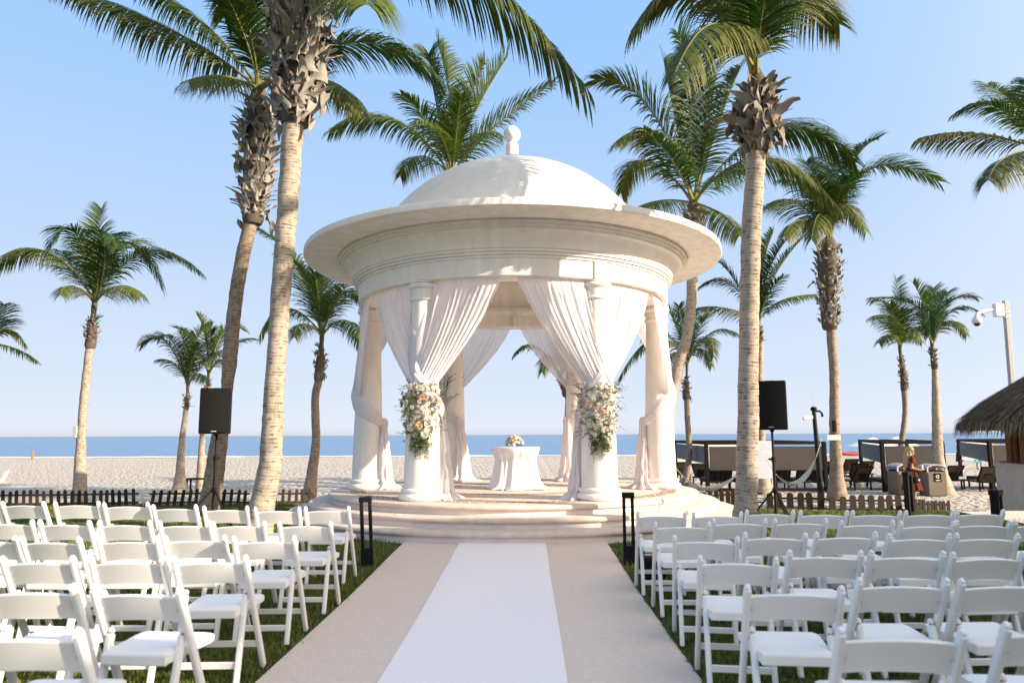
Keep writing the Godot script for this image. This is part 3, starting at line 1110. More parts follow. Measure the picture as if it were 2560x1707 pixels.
func chairs() -> void:
	var ord_ := ["first", "second", "third", "fourth", "fifth", "sixth", "seventh", "eighth"]
	# rows counted from the pavilion; each chair is x, z of its top, turn in degrees, height of the lawn
	var left := [
		[[-2.05, -7.60, 0], [-2.56, -7.56, 2], [-3.07, -7.52, 0], [-3.58, -7.50, -2], [-4.09, -7.52, 1], [-4.60, -7.50, 0], [-5.11, -7.48, -2], [-5.62, -7.47, 1]],
		[[-1.92, -6.42, 0], [-2.49, -6.42, 1], [-2.97, -6.40, 0], [-3.48, -6.36, -1], [-3.98, -6.33, -2], [-4.47, -6.32, 1]],
		[[-1.945, -5.50, 0], [-2.465, -5.53, 1], [-2.96, -5.46, 0], [-3.50, -5.45, -2], [-4.04, -5.48, 1]],
		[[-1.945, -4.60, 0], [-2.47, -4.60, 0], [-3.02, -4.61, 1]],
		[[-1.945, -3.69, -2], [-2.49, -3.73, 1]],
		[[-1.965, -2.89, 0]]]
	var right := [
		[[1.285, -7.12, 8], [1.80, -7.10, 3], [2.33, -7.24, 4], [2.83, -7.19, 0], [3.32, -7.16, 2], [3.82, -7.18, 0], [4.34, -7.24, 1]],
		[[1.295, -6.32, 14], [1.845, -6.53, 10], [2.38, -6.55, -3], [2.88, -6.44, -4], [3.36, -6.32, -5], [3.85, -6.37, 2], [4.34, -6.40, 0]],
		[[1.275, -5.46, 24], [1.845, -5.64, 12], [2.39, -5.68, 0], [2.88, -5.58, -6], [3.39, -5.57, 5]],
		[[1.27, -4.57, 22], [1.875, -4.80, 2], [2.375, -4.77, 0], [2.87, -4.72, -4], [3.39, -4.74, 3]],
		[[1.29, -3.70, 24], [1.91, -3.88, 3], [2.42, -3.87, 0]],
		[[1.41, -2.89, 11], [2.07, -2.97, 5]]]
	for block in 2:
		var rows: Array = [left, right][block]
		var name_: String = ["left", "right"][block]
		for r in rows.size():
			for k in rows[r].size():
				var e: Array = rows[r][k]
				var place: String = "beside the path" if k == 0 else "%s from the path" % ord_[k]
				var row: String = "front row" if r == 0 else "%s row from the pavilion" % ord_[r]
				if r == rows.size() - 1: row = "rearmost row"
				var label: String = "white folding chair %s, %s, %s block" % [place, row, name_]
				var at := Vector3(e[0], 0, e[1])
				if block == 1: e = [e[0] + 0.02, e[1], e[2] * -0.3]
				at.y = ground(at.x, at.z) - 0.004
				if chair0 == null:
					chair0 = make_chair(label)
					chair0.position = at
					chair0.rotation.y = deg_to_rad(e[2])
					rng.seed = 33
				else:
					at += Vector3(rng.randf_range(-0.012, 0.012), 0, rng.randf_range(-0.02, 0.02))
					var c := dup(chair0, at, deg_to_rad(e[2] + rng.randf_range(-1.8, 1.8)), label)
					c.rotation.z = deg_to_rad(rng.randf_range(-0.5, 0.5))
					c.rotation.x = deg_to_rad(rng.randf_range(-0.7, 0.5))


# ---------------------------------------------------------------- palms
var husk_shapes := []
var palm_no := 0

func husk_mesh(sd: int) -> ArrayMesh:
	# a dead leaf base: a tapering, cupped and torn plate that grows up (+y) and bends out (+z)
	var rg := RandomNumberGenerator.new()
	rg.seed = sd
	var rows := []
	var b := MB.new()
	var curl := rg.randf_range(0.3, 1.7)
	var twist := rg.randf_range(-0.9, 0.9)
	var shape := rg.randf_range(0.5, 1.5)
	for k in 7:
		var w := k / 6.0
		var half := 0.5 * lerpf(1.0, 0.16, pow(w, shape)) * (1.0 + rg.randf_range(-0.12, 0.12))
		var p := PackedVector3Array()
		for j in 5:
			var u := j / 2.0 - 1.0
			var a := twist * w + 0.5 * sin(w * 5.0 + sd)
			var x := u * half
			var cup := 0.30 * u * u * half * (1.0 - w)
			var z := curl * w * w * 0.55 - cup
			p.append(Vector3(x * cos(a), w - 0.22 * curl * w * w + rg.randf_range(-0.02, 0.02), z + x * sin(a)))
		rows.append(p)
	b.grid(rows)
	# the other face, a little behind, so that it has thickness
	var back := []
	for row in rows:
		var p := PackedVector3Array()
		for q in row: p.append(q + Vector3(0, 0, -0.05))
		back.append(p)
	b.grid(back, 1.0, 1.0, true)
	for k in 6:
		b.quad(back[k][0], rows[k][0], rows[k + 1][0], back[k + 1][0])
		b.quad(rows[k][4], back[k][4], back[k + 1][4], rows[k + 1][4])
	return b.mesh()

func frond_mesh(mid: Vector3, tip: Vector3, droop: float, rg: RandomNumberGenerator, dense: float) -> ArrayMesh:
	var b := MB.new()
	var ctl := mid * 2.0 - tip * 0.5
	var length := mid.length() + (tip - mid).length()
	var yellow := clampf(rg.randf_range(-0.20, 0.45) + (0.36 if droop > 0.68 else 0.0), 0.0, 0.85)
	var dry := (0.42 if droop > 0.7 else 0.06) * rg.randf_range(0.5, 1.3)
	var green := Color(0.016, 0.046, 0.014).lerp(Color(0.16, 0.185, 0.022), yellow)
	var brown := Color(0.32, 0.215, 0.12)
	# the midrib
	var path := PackedVector3Array()
	var rad := PackedFloat32Array()
	for k in 15:
		var w := k / 14.0
		path.append(ctl * 2.0 * w * (1.0 - w) + tip * w * w)
		rad.append(lerpf(0.034, 0.005, pow(w, 0.7)) * (1.0 + 1.1 * maxf(0.0, 0.10 - w) * 10.0))
	b.col = Color(0.20, 0.205, 0.065).lerp(Color(0.34, 0.25, 0.12), 0.5 if droop > 0.72 else 0.1)
	b.tube(path, rad, 5, false)
	var pairs := int(clampf(length * 30.0 * dense, 40.0, 130.0))
	var full := 0.21 * length + 0.14
	var lift := lerpf(0.75, -0.15, sm(0.25, 0.85, droop))
	var bare := 0.14
	for k in pairs:
		var w := lerpf(bare, 1.0, (k + 0.5) / pairs)
		var p := ctl * 2.0 * w * (1.0 - w) + tip * w * w
		var tan_ := (ctl * (2.0 - 4.0 * w) + tip * 2.0 * w).normalized()
		var side := tan_.cross(Vector3.UP)
		if side.length() < 0.12: side = tan_.cross(Vector3.BACK)
		side = side.normalized()
		var up := side.cross(tan_)
		var l0 := full * (0.42 + 0.70 * sin(PI * pow(clampf((w - bare) / (1.0 - bare), 0.0, 1.0), 0.75) * 0.86 + 0.28))
		var sweep := lerpf(0.45, 1.5, w)
		for s: float in [-1.0, 1.0]:
			if rg.randf() < 0.05: continue
			var l := l0 * rg.randf_range(0.82, 1.1)
			var d := (side * s + tan_ * (sweep + rg.randf_range(-0.14, 0.14)) + up * (lift + rg.randf_range(-0.16, 0.16))).normalized()
			var g := green.lerp(Color(0.07, 0.11, 0.02), rg.randf() * 0.4) * rg.randf_range(0.75, 1.2)
			var end := g.lerp(brown, clampf(dry * rg.randf_range(0.2, 1.5), 0.0, 1.0))
			var a := p
			var wd := 0.019 * (0.6 + 0.1 * length) * rg.randf_range(0.8, 1.2)
			var ax := (tan_ - d * tan_.dot(d)).normalized()
			var pull := droop * 0.62 + 0.05
			var prev_l := a - ax * wd * 0.55
			var prev_r := a + ax * wd * 0.55
			for seg in 4:
				d = (d + Vector3.DOWN * pull * (0.25 + 0.30 * seg)).normalized()
				a += d * l * 0.25
				ax = (tan_ - d * tan_.dot(d)).normalized()
				if ax.length() < 0.5: ax = side
				var ww: float = wd * [1.0, 0.95, 0.60, 0.0][seg]
				b.col = g.lerp(end, [0.05, 0.2, 0.55, 1.0][seg])
				if seg < 3:
					var nl := a - ax * ww
					var nr := a + ax * ww
					b.quad(prev_l, prev_r, nr, nl)
					prev_l = nl
					prev_r = nr
				else:
					b.tri(prev_l, prev_r, a)
	return b.mesh()

# base on the ground; trunk = x, height, radius of points from the base up; husk = x, height, radius at the bottom, middle and top of the husked length
func coconut_palm(label: String, at: Vector3, trunk: Array, husk: Array, husks: int, crown: Vector3, fronds: Array) -> Node3D:
	var t := thing("palm_tree", label, "palm tree", at, 0.0, "coconut palms of the beach front")
	palm_no += 1
	var rg := RandomNumberGenerator.new()
	rg.seed = 900 + palm_no
	var near := at.z > -16.5
	# trunk: a curve through the given points, ringed by old leaf scars
	var pts := []
	for k in trunk.size() / 3:
		pts.append(Vector3(trunk[k * 3], trunk[k * 3 + 1], trunk[k * 3 + 2]))
	pts.append(Vector3(husk[3], husk[4], pts[-1].z))
	var top: float = pts[-1].y
	var step := 0.025 if near else 0.05
	var count := int((top - pts[0].y) / step)
	var path := PackedVector3Array()
	var rad := PackedFloat32Array()
	var wob := noise(FastNoiseLite.TYPE_SIMPLEX_SMOOTH, 2.2, 2, 300 + palm_no)
	var ring := 0.0
	var next := 0.07
	for k in count + 1:
		var y := lerpf(pts[0].y, top, k / float(count))
		var i := 0
		while i < pts.size() - 2 and y > pts[i + 1].y: i += 1
		var p0: Vector3 = pts[maxi(i - 1, 0)]
		var p1: Vector3 = pts[i]
		var p2: Vector3 = pts[i + 1]
		var p3: Vector3 = pts[mini(i + 2, pts.size() - 1)]
		var w := (y - p1.y) / maxf(p2.y - p1.y, 0.001)
		var q := p1.cubic_interpolate(p2, p0, p3, w)
		var flare := 1.0 + 0.16 * exp(-(y - pts[0].y) * 3.0)
		ring += step
		if ring > next:
			ring = 0.0
			next = rg.randf_range(0.055, 0.105)
		path.append(Vector3(q.x + 0.010 * wob.get_noise_1d(y), y, 0.018 * wob.get_noise_1d(y + 40.0)))
		rad.append(lerpf(p1.z, p2.z, clampf(w, 0.0, 1.0)) * flare * (1.0 + 0.035 * wob.get_noise_1d(y * 2.0 + 9.0)) * (0.985 if ring < step * 0.9 else 1.0 + 0.012 * (1.0 - ring / next)))
	var b := MB.new()
	b.tube(path, rad, 20 if near else 12, true, 2.2)
	put("trunk", b.mesh(), M.trunk_dark if palm_no in [2, 6, 8, 12, 13, 14] else M.trunk, t)
	# the husked length under the crown, and the swollen base of the crown
	var hb := Vector3(husk[0], husk[1], 0)
	var hm := Vector3(husk[3], husk[4], 0)
	var ht := Vector3(husk[6], husk[7], 0)
	b = MB.new()
	var core_k := 1.0 if palm_no in [1, 2, 13] else 0.62
	b.tube(PackedVector3Array([hb - Vector3(0, 0.10, 0), hb, hm, ht, ht.lerp(crown, 0.6), crown + Vector3(0, 0.10, 0)]), PackedFloat32Array([husk[2] * 0.6, husk[2] * 0.72, husk[5] * 0.66 * core_k, husk[8] * 0.66 * core_k, husk[8] * 0.5, 0.07]), 14)
	var core := put("crown_base", b.mesh(), M.fibre, t)
	var size := 0.52 if near else 0.34
	husks = int(husks * 2.1)
	for k in husks:
		var w := (k + rg.randf()) / husks
		var c := hb.lerp(hm, w * 2.0) if w < 0.5 else hm.lerp(ht, w * 2.0 - 1.0)
		var r: float = lerpf(husk[2], husk[5], w * 2.0) if w < 0.5 else lerpf(husk[5], husk[8], w * 2.0 - 1.0)
		var az := rg.randf() * TAU
		var out := Vector3(sin(az), 0, cos(az))
		var flush: bool = palm_no in [1, 2, 13]
		var tilt := rg.randf_range(-0.15, 0.65)
		if flush: tilt = rg.randf_range(-0.15, 0.30)
		if rg.randf() < 0.25: tilt = rg.randf_range(1.9, 2.9)
		var y := (Vector3.UP * cos(tilt) + out * sin(tilt)).normalized()
		var x := Vector3.UP.cross(out).normalized().rotated(y, rg.randf_range(-0.7, 0.7))
		x = (x - y * x.dot(y)).normalized()
		var s := size * rg.randf_range(0.45, 1.05) * clampf(r / 0.40, 0.75, 1.0)
		var bs := Basis(x * s * rg.randf_range(0.25, 0.7), y * s * 0.85, x.cross(y) * s * 0.8)
		piece("husk", k, husk_shapes[rg.randi() % husk_shapes.size()], M.husks[[0, 0, 1, 2, 2, 1, 0][rg.randi() % 7] if flush else [0, 1, 2, 3, 4, 3, 1][rg.randi() % 7] if near else [0, 1, 1, 3, 4][rg.randi() % 5]], t, Transform3D(bs, c - Vector3(0, 0.06, 0) + out * r * (rg.randf_range(0.62, 0.95) if flush else rg.randf_range(0.38, 0.66))))
	var n := 0
	for f in fronds:
		var m := Vector3(f[0], f[1], f[2])
		var e := Vector3(f[3], f[4], f[5])
		piece("frond", n, frond_mesh(m, e, f[6], rg, 1.0 if near else 0.8), M.leaf, t, Transform3D(Basis.IDENTITY, crown))
		n += 1
	return t

func flower_stalks(called: String, palm: Node3D, at: Vector3, col: Color, seeds: bool) -> void:
	# the branching flower or seed cluster of a palm
	var b := MB.new()
	var rg := RandomNumberGenerator.new()
	rg.seed = 17 + int(at.x * 100)
	b.col = col
	for k in 26:
		var d := Vector3(rg.randf_range(-1, 1), rg.randf_range(-0.9, 0.5), rg.randf_range(-0.6, 1)).normalized()
		var p := at
		var path := PackedVector3Array([p])
		for j in 4:
			p += (d + Vector3.DOWN * 0.12 * j).normalized() * 0.07
			path.append(p)
			if seeds or j > 1: b.ball(p, Vector3.ONE * (0.022 if seeds else 0.016), 6, 4)
		b.tube(path, PackedFloat32Array([0.010, 0.008, 0.007, 0.006, 0.004]), 4)
	put(called, b.mesh(), M.foliage, palm)


# ---------------------------------------------------------------- fences
func picket_fence(label: String, path: Array, gap: float, w: float, h: float, pointed: bool, m: Material, sd: int, lean := 0.0) -> void:
	var t := thing("picket_fence", label, "fence", path[0])
	var rg := RandomNumberGenerator.new()
	rg.seed = sd
	var shape := MB.new()
	var d := 0.018
	var outline := PackedVector2Array([Vector2(-w / 2, 0), Vector2(w / 2, 0)])
	if pointed:
		outline.append_array(PackedVector2Array([Vector2(w / 2, h - w * 0.6), Vector2(w * 0.22, h - w * 0.1), Vector2(0, h), Vector2(-w * 0.22, h - w * 0.1), Vector2(-w / 2, h - w * 0.6)]))
	else:
		for k in 9:
			var a := PI * k / 8.0
			outline.append(Vector2(cos(a) * w / 2, h - w * 0.42 + sin(a) * w * 0.42))
	var c2 := Vector3(0, h * 0.5, d / 2)
	for k in outline.size():
		var p := outline[k]
		var q := outline[(k + 1) % outline.size()]
		shape.tri(c2, Vector3(p.x, p.y, d / 2), Vector3(q.x, q.y, d / 2))
		shape.tri(Vector3(0, h * 0.5, -d / 2), Vector3(q.x, q.y, -d / 2), Vector3(p.x, p.y, -d / 2))
		shape.quad(Vector3(p.x, p.y, -d / 2), Vector3(q.x, q.y, -d / 2), Vector3(q.x, q.y, d / 2), Vector3(p.x, p.y, d / 2))
	var pm := shape.mesh()
	var n := 0
	for k in path.size() - 1:
		var a: Vector3 = path[k] - path[0]
		var e: Vector3 = path[k + 1] - path[0]
		var dir := (e - a).normalized()
		var flat := Vector3(dir.x, 0, dir.z).normalized()
		var bs := Basis(flat, Vector3.UP, flat.cross(Vector3.UP))
		var len_ := a.distance_to(e)
		for y in [h * 0.28, h * 0.74]:
			var b := MB.new()
			b.bar(a + Vector3.UP * y - bs.z * 0.022, e + Vector3.UP * y - bs.z * 0.022, 0.035, 0.022, 0.003, Vector3.UP)
			put("rail", b.mesh(), m, t)
		var s := gap * 0.4
		while s < len_:
			var tilt := lean + rg.randf_range(-0.05, 0.05)
			piece("picket", n, pm, m if rg.randf() < 0.75 else M.picket_light, t, Transform3D(bs.rotated(bs.z.normalized(), tilt), a + dir * s + Vector3(0, rg.randf_range(-0.02, 0.015), 0)))
			n += 1
			s += gap * rg.randf_range(0.9, 1.1)

func fences() -> void:
	var y := 0.09
	picket_fence("long low dark picket fence at the far left edge of the lawn", [Vector3(-13.6, y, -14.3), Vector3(-10.3, y, -14.4), Vector3(-9.0, y, -14.5), Vector3(-7.75, y, -14.72)], 0.128, 0.062, 0.37, true, M.picket, 81, 0.06)
	picket_fence("low dark picket fence with leaning pickets behind the left loudspeaker", [Vector3(-7.48, y, -14.6), Vector3(-6.3, y, -14.85), Vector3(-5.62, 0.06, -15.0)], 0.138, 0.062, 0.37, true, M.picket, 82, -0.09)
	picket_fence("short dark picket fence between the two nearest left palms", [Vector3(-5.45, 0.05, -15.1), Vector3(-4.42, 0.04, -15.3)], 0.13, 0.062, 0.37, true, M.picket, 83, 0.02)
	picket_fence("short stub of dark picket fence at the left end of the pavilion's steps", [Vector3(-4.3, -0.25, -17.3), Vector3(-3.4, -0.28, -17.5)], 0.14, 0.07, 0.34, true, M.picket, 84, 0.0)
	picket_fence("low dark picket fence with rounded tops at the right end of the pavilion's steps", [Vector3(3.55, -0.20, -16.9), Vector3(4.25, -0.04, -15.7), Vector3(4.75, 0.02, -15.2)], 0.175, 0.115, 0.38, false, M.picket, 85)
	picket_fence("brown picket fence with rounded tops behind the right loudspeaker's stand", [Vector3(4.8, -0.09, -15.1), Vector3(5.9, -0.08, -14.8)], 0.182, 0.122, 0.42, false, M.picket_light, 86)
	picket_fence("brown picket fence with rounded tops in front of the woman and the bins", [Vector3(5.9, -0.09, -14.75), Vector3(7.55, -0.11, -14.9)], 0.195, 0.125, 0.39, false, M.picket_light, 87)
	picket_fence("short run of narrow brown pickets turning away behind the farther black path light", [Vector3(7.55, -0.10, -14.7), Vector3(8.35, -0.14, -14.9)], 0.09, 0.07, 0.32, false, M.picket_light, 88)


# ---------------------------------------------------------------- loudspeakers and lights
func speaker(label: String, at: Vector3, turn: float, w: float, h: float, d: float, rear: bool) -> void:
	var t := thing("loudspeaker", label, "loudspeaker", at, turn, "loudspeakers on tripods")
	var b := MB.new()
	# cabinet narrowing to the back
	var rows := []
	for e in [[0.0, 0.94], [0.04, 1.0], [0.96, 1.0], [1.0, 0.94]]:
		var p := PackedVector3Array()
		for q in [[-0.5, 0.5], [-0.47, 0.54], [0.47, 0.54], [0.5, 0.5], [0.5, 0.2], [0.34, -0.46], [0.28, -0.5], [-0.28, -0.5], [-0.34, -0.46], [-0.5, 0.2]]:
			p.append(Vector3(q[0] * w * (0.5 + e[1] * 0.5), e[0] * h, q[1] * d))
		rows.append(p)
	for k in 3:
		for j in 10:
			var j2 := (j + 1) % 10
			b.quad(rows[k][j], rows[k][j2], rows[k + 1][j2], rows[k + 1][j])
	for j in range(1, 9):
		b.tri(rows[0][0], rows[0][j + 1], rows[0][j])
		b.tri(rows[3][0], rows[3][j], rows[3][j + 1])
	put("cabinet", b.mesh(), M.black, t)
	b = MB.new()
	var face := []
	for k in 9:
		var v := k / 8.0
		var p := PackedVector3Array()
		for j in 9:
			var u := j / 4.0 - 1.0
			p.append(Vector3(u * w * 0.46, lerpf(0.035, 0.965, v) * h, d * (0.545 + 0.05 * (1.0 - u * u))))
		face.append(p)
	b.grid(face)
	put("grille", b.mesh(), M.grille, t)
	b = MB.new()
	b.bar(Vector3(-0.07, h, 0), Vector3(0.07, h, 0), 0.03, 0.03, 0.008, Vector3.UP)
	put("handle", b.mesh(), M.black, t)
	b = MB.new()
	b.box(Vector3(0, 0.055 * h, d * 0.60), Vector3(0.07, 0.012, 0.004))
	put("badge", b.mesh(), M.steel, t)
	b = MB.new()
	b.tube(PackedVector3Array([Vector3(0, -0.03, 0), Vector3(0, 0.02, 0)]), PackedFloat32Array([0.03, 0.03]), 12)
	put("pole_socket", b.mesh(), M.black, t)

func tripod(label: String, at: Vector3, top: float, hub: float, turn: float) -> void:
	var t := thing("speaker_stand", label, "speaker stand", at, turn, "tripod stands of the loudspeakers")
	var b := MB.new()
	b.tube(PackedVector3Array([Vector3(0, 0.16, 0), Vector3(0, hub + 0.45, 0)]), PackedFloat32Array([0.0225, 0.0225]), 12)
	b.tube(PackedVector3Array([Vector3(0, hub + 0.4, 0), Vector3(0, top, 0)]), PackedFloat32Array([0.017, 0.017]), 12)
	put("pole", b.mesh(), M.black_metal, t)
	for e in [[hub, 0.036, 0.07], [hub + 0.45, 0.032, 0.07], [0.24, 0.032, 0.04]]:
		b = MB.new()
		b.tube(PackedVector3Array([Vector3(0, e[0] - e[2] / 2, 0), Vector3(0, e[0] + e[2] / 2, 0)]), PackedFloat32Array([e[1], e[1]]), 14)
		put("collar", b.mesh(), M.black, t)
	b = MB.new()
	b.bar(Vector3(0.03, hub + 0.45, 0), Vector3(0.075, hub + 0.45, 0), 0.03, 0.03, 0.008, Vector3.UP)
	put("clamp_knob", b.mesh(), M.black, t)
	for k in 3:
		var a := TAU * k / 3.0
		var out := Vector3(sin(a), 0, cos(a))
		b = MB.new()
		b.tube(PackedVector3Array([out * 0.03 + Vector3.UP * hub, out * 0.52 + Vector3.UP * 0.012]), PackedFloat32Array([0.014, 0.014]), 8)
		var leg := put("leg", b.mesh(), M.black_metal, t)
		b = MB.new()
		b.ball(out * 0.525 + Vector3.UP * 0.018, Vector3(0.022, 0.02, 0.022), 8, 6)
		put("rubber_foot", b.mesh(), M.black, leg)
		b = MB.new()
		b.tube(PackedVector3Array([out * 0.03 + Vector3.UP * 0.24, out * 0.29 + Vector3.UP * (hub * 0.48)]), PackedFloat32Array([0.008, 0.008]), 6)
		put("brace", b.mesh(), M.black_metal, t)

func path_light(label: String, at: Vector3, h: float, lean: float, turn: float) -> void:
	var t := thing("path_light", label, "path light", at, turn, "black frame lights beside the lawn")
	t.rotation.z = lean
	var b := MB.new()
	b.bar(Vector3(0, -0.02, 0), Vector3(0, h * 0.28, 0), 0.135, 0.10, 0.006, Vector3.RIGHT)
	put("foot_block", b.mesh(), M.black, t)
	for s: float in [-1.0, 1.0]:
		b = MB.new()
		b.bar(Vector3(s * 0.048, h * 0.28, 0), Vector3(s * 0.048, h * 0.93, 0), 0.036, 0.085, 0.004, Vector3.RIGHT)
		put("upright", b.mesh(), M.black, t)
	b = MB.new()
	b.bar(Vector3(0, h * 0.93, 0), Vector3(0, h, 0), 0.145, 0.105, 0.006, Vector3.RIGHT)
	put("head", b.mesh(), M.black, t)
	b = MB.new()
	b.box(Vector3(0, h * 0.927, 0), Vector3(0.058, 0.005, 0.07))
	put("lamp_cover", b.mesh(), M.steel, t)

func lawn_things() -> void:
	var gl := ground(-4.5, -10.6)
	speaker("black loudspeaker facing the seats on the left tripod stand", Vector3(-4.50, 1.53, -10.6), deg_to_rad(14), 0.42, 0.65, 0.36, false)
	tripod("black tripod stand under the left loudspeaker", Vector3(-4.49, gl, -10.6), 1.53 - gl, 0.60, 0.9)
	speaker("black loudspeaker on the right tripod stand, half behind the tall palm's trunk", Vector3(3.60, 1.555, -10.9), deg_to_rad(-20), 0.45, 0.71, 0.34, false)
	tripod("black tripod stand under the right loudspeaker", Vector3(3.60, ground(3.6, -10.9), -10.9), 1.555 - 0.06, 0.62, 2.4)
	path_light("black frame path light at the left side of the aisle's end", Vector3(-1.82, 0.0, -8.56), 0.80, 0.055, 0.12)
	path_light("black frame path light at the right side of the aisle's end", Vector3(1.17, 0.0, -8.69), 0.83, 0.0, -0.1)
	path_light("black frame path light standing at right in front of the woman", Vector3(6.08, 0.02, -12.0), 0.87, 0.0, 0.5)
	path_light("black frame path light behind the right-hand chairs near the plastered bar wall", Vector3(5.15, 0.0, -8.3), 0.88, 0.0, 0.7)
	for e in [["small black uplighter box under the left-hand chairs", Vector3(-2.95, 0.02, -9.1)], ["black uplighter box under the right-hand chairs beside the path", Vector3(1.30, 0.0, -7.9)]]:
		var t := thing("uplighter", e[0], "floor lamp", e[1], 0.3)
		var b := MB.new()
		b.bar(Vector3(0, 0.02, 0), Vector3(0, 0.24, 0), 0.24, 0.20, 0.02, Vector3.RIGHT)
		put("case", b.mesh(), M.black, t)
		b = MB.new()
		b.lathe(Vector3(0, 0.241, 0), PackedVector2Array([Vector2(0.08, 0.0), Vector2(0.076, 0.012), Vector2(0.001, 0.012)]), 20)
		put("lens", b.mesh(), M.lens, t)
		for s: float in [-1.0, 1.0]:
			b = MB.new()
			b.bar(Vector3(s * 0.122, 0.0, 0), Vector3(s * 0.122, 0.2, 0), 0.006, 0.03, 0.001, Vector3.RIGHT)
			put("bracket", b.mesh(), M.black_metal, t)
	# cables lying in the grass and hanging from the left chair
	var path := PackedVector3Array()
	var rad := PackedFloat32Array()
	for k in 41:
		var w := k / 40.0
		var x := lerpf(-2.85, -1.80, w)
		var z := lerpf(-9.05, -8.5, w) + 0.08 * sin(w * 9.0)
		path.append(Vector3(x, ground(x, z) + 0.02, z)); rad.append(0.006)
	var b2 := MB.new()
	b2.tube(path, rad, 6)
	tag(put("power_cable", b2.mesh(), M.black), "black cable running through the grass to the left path light", "cable")


# ---------------------------------------------------------------- the beach beyond the lawn
func post_frame(b: MB, a: Vector3, e: Vector3, w: float) -> void:
	b.bar(a, e, w, w, 0.006, Vector3.RIGHT if absf((e - a).normalized().x) < 0.9 else Vector3.UP)

# an open frame of dark posts and beams with roller shades and daybeds: x0..x1 along its front, z0 front, z1 back
func sun_shelter(label: String, x0: float, x1: float, z0: float, z1: float, shift: float, bays: int, back_shade: bool, seats: bool) -> void:
	var t := thing("sun_shelter", label, "sun shelter", Vector3(x0, SAND, z0), 0.0, "dark framed sun shelters on the sand")
	var w := x1 - x0
	var d := z1 - z0
	var h := 1.76
	var n := 0
	for k in bays + 1:
		var x := w * k / bays
		for back in 2:
			if back == 1 and k > 0 and k < bays: continue
			var b := MB.new()
			var p := Vector3(x + shift * back, 0, d * back)
			post_frame(b, p, p + Vector3.UP * h, 0.13)
			put("post", b.mesh(), M.frame, t)
	for e in [[Vector3(-0.06, h, 0), Vector3(w + 0.06, h, 0)], [Vector3(shift - 0.06, h, d), Vector3(shift + w + 0.06, h, d)], [Vector3(0, h, 0), Vector3(shift, h, d)], [Vector3(w, h, 0), Vector3(w + shift, h, d)], [Vector3(-0.06, 0.08, 0), Vector3(w + 0.06, 0.08, 0)]]:
		var b := MB.new()
		b.bar(e[0], e[1], 0.11, 0.11, 0.006, Vector3.UP)
		put("beam", b.mesh(), M.frame, t)
	# shades: two strips hang on the front of each bay, one on the open side
	for k in bays:
		var a := w * k / bays + 0.09
		var e := w * (k + 1) / bays - 0.09
		var rows := []
		for r in 7:
			var p := PackedVector3Array()
			for j in 9:
				p.append(Vector3(lerpf(a, e, j / 8.0), lerpf(h - 0.12, h - 0.98, r / 6.0), 0.03 + 0.012 * sin(j * 1.7 + k) * r / 6.0))
			rows.append(p)
		var b := MB.new()
		b.grid(rows, 1.0, 1.0, true)
		put("shade", b.mesh(), M.shade, t)
		b = MB.new()
		b.bar(Vector3(a, h - 0.99, 0.03), Vector3(e, h - 0.99, 0.03), 0.03, 0.02, 0.004, Vector3.UP)
		put("shade_bar", b.mesh(), M.frame, t)
	var side := MB.new()
	side.quad(Vector3(shift * 0.05, h - 0.75, d * 0.05), Vector3(shift * 0.95, h - 0.75, d * 0.95), Vector3(shift * 0.95, h - 0.1, d * 0.95), Vector3(shift * 0.05, h - 0.1, d * 0.05))
	put("side_shade", side.mesh(), M.shade_light, t)
	if back_shade:
		var bk := MB.new()
		bk.quad(Vector3(shift + 0.1, h - 0.95, d), Vector3(shift + w * 0.8, h - 0.95, d), Vector3(shift + w * 0.8, h - 0.12, d), Vector3(shift + 0.1, h - 0.12, d))
		put("back_shade", bk.mesh(), M.canvas, t)
	if seats:
		# daybeds with raised backs of upright slats, turned to the sea
		for k in bays * 2:
			var a := w * k / (bays * 2.0) + 0.12
			var e := w * (k + 1) / (bays * 2.0) - 0.08
			var b := MB.new()
			b.box(Vector3((a + e) / 2, 0.36, -1.1), Vector3(e - a, 0.14, 1.5), Basis.IDENTITY, 0.03)
			put("bed_cushion", b.mesh(), M.cushion, t)
			b = MB.new()
			b.bar(Vector3((a + e) / 2, 0.42, -0.42), Vector3((a + e) / 2, 0.86, -0.20), e - a, 0.10, 0.03, Vector3.RIGHT)
			put("bed_back", b.mesh(), M.cushion, t)
			for j in 5:
				b = MB.new()
				var x := lerpf(a + 0.06, e - 0.06, j / 4.0)
				b.bar(Vector3(x, 0.33, -0.38), Vector3(x, 0.88, -0.10), 0.035, 0.03, 0.004, Vector3.RIGHT)
				put("bed_slat", b.mesh(), M.frame, t)
			for x in [a + 0.05, e - 0.05]:
				for z: float in [-0.45, -1.75]:
					b = MB.new()
					b.bar(Vector3(x, 0, z), Vector3(x, 0.30, z), 0.05, 0.05, 0.004, Vector3.RIGHT)
					put("bed_leg", b.mesh(), M.frame, t)

var lounger0: Node3D

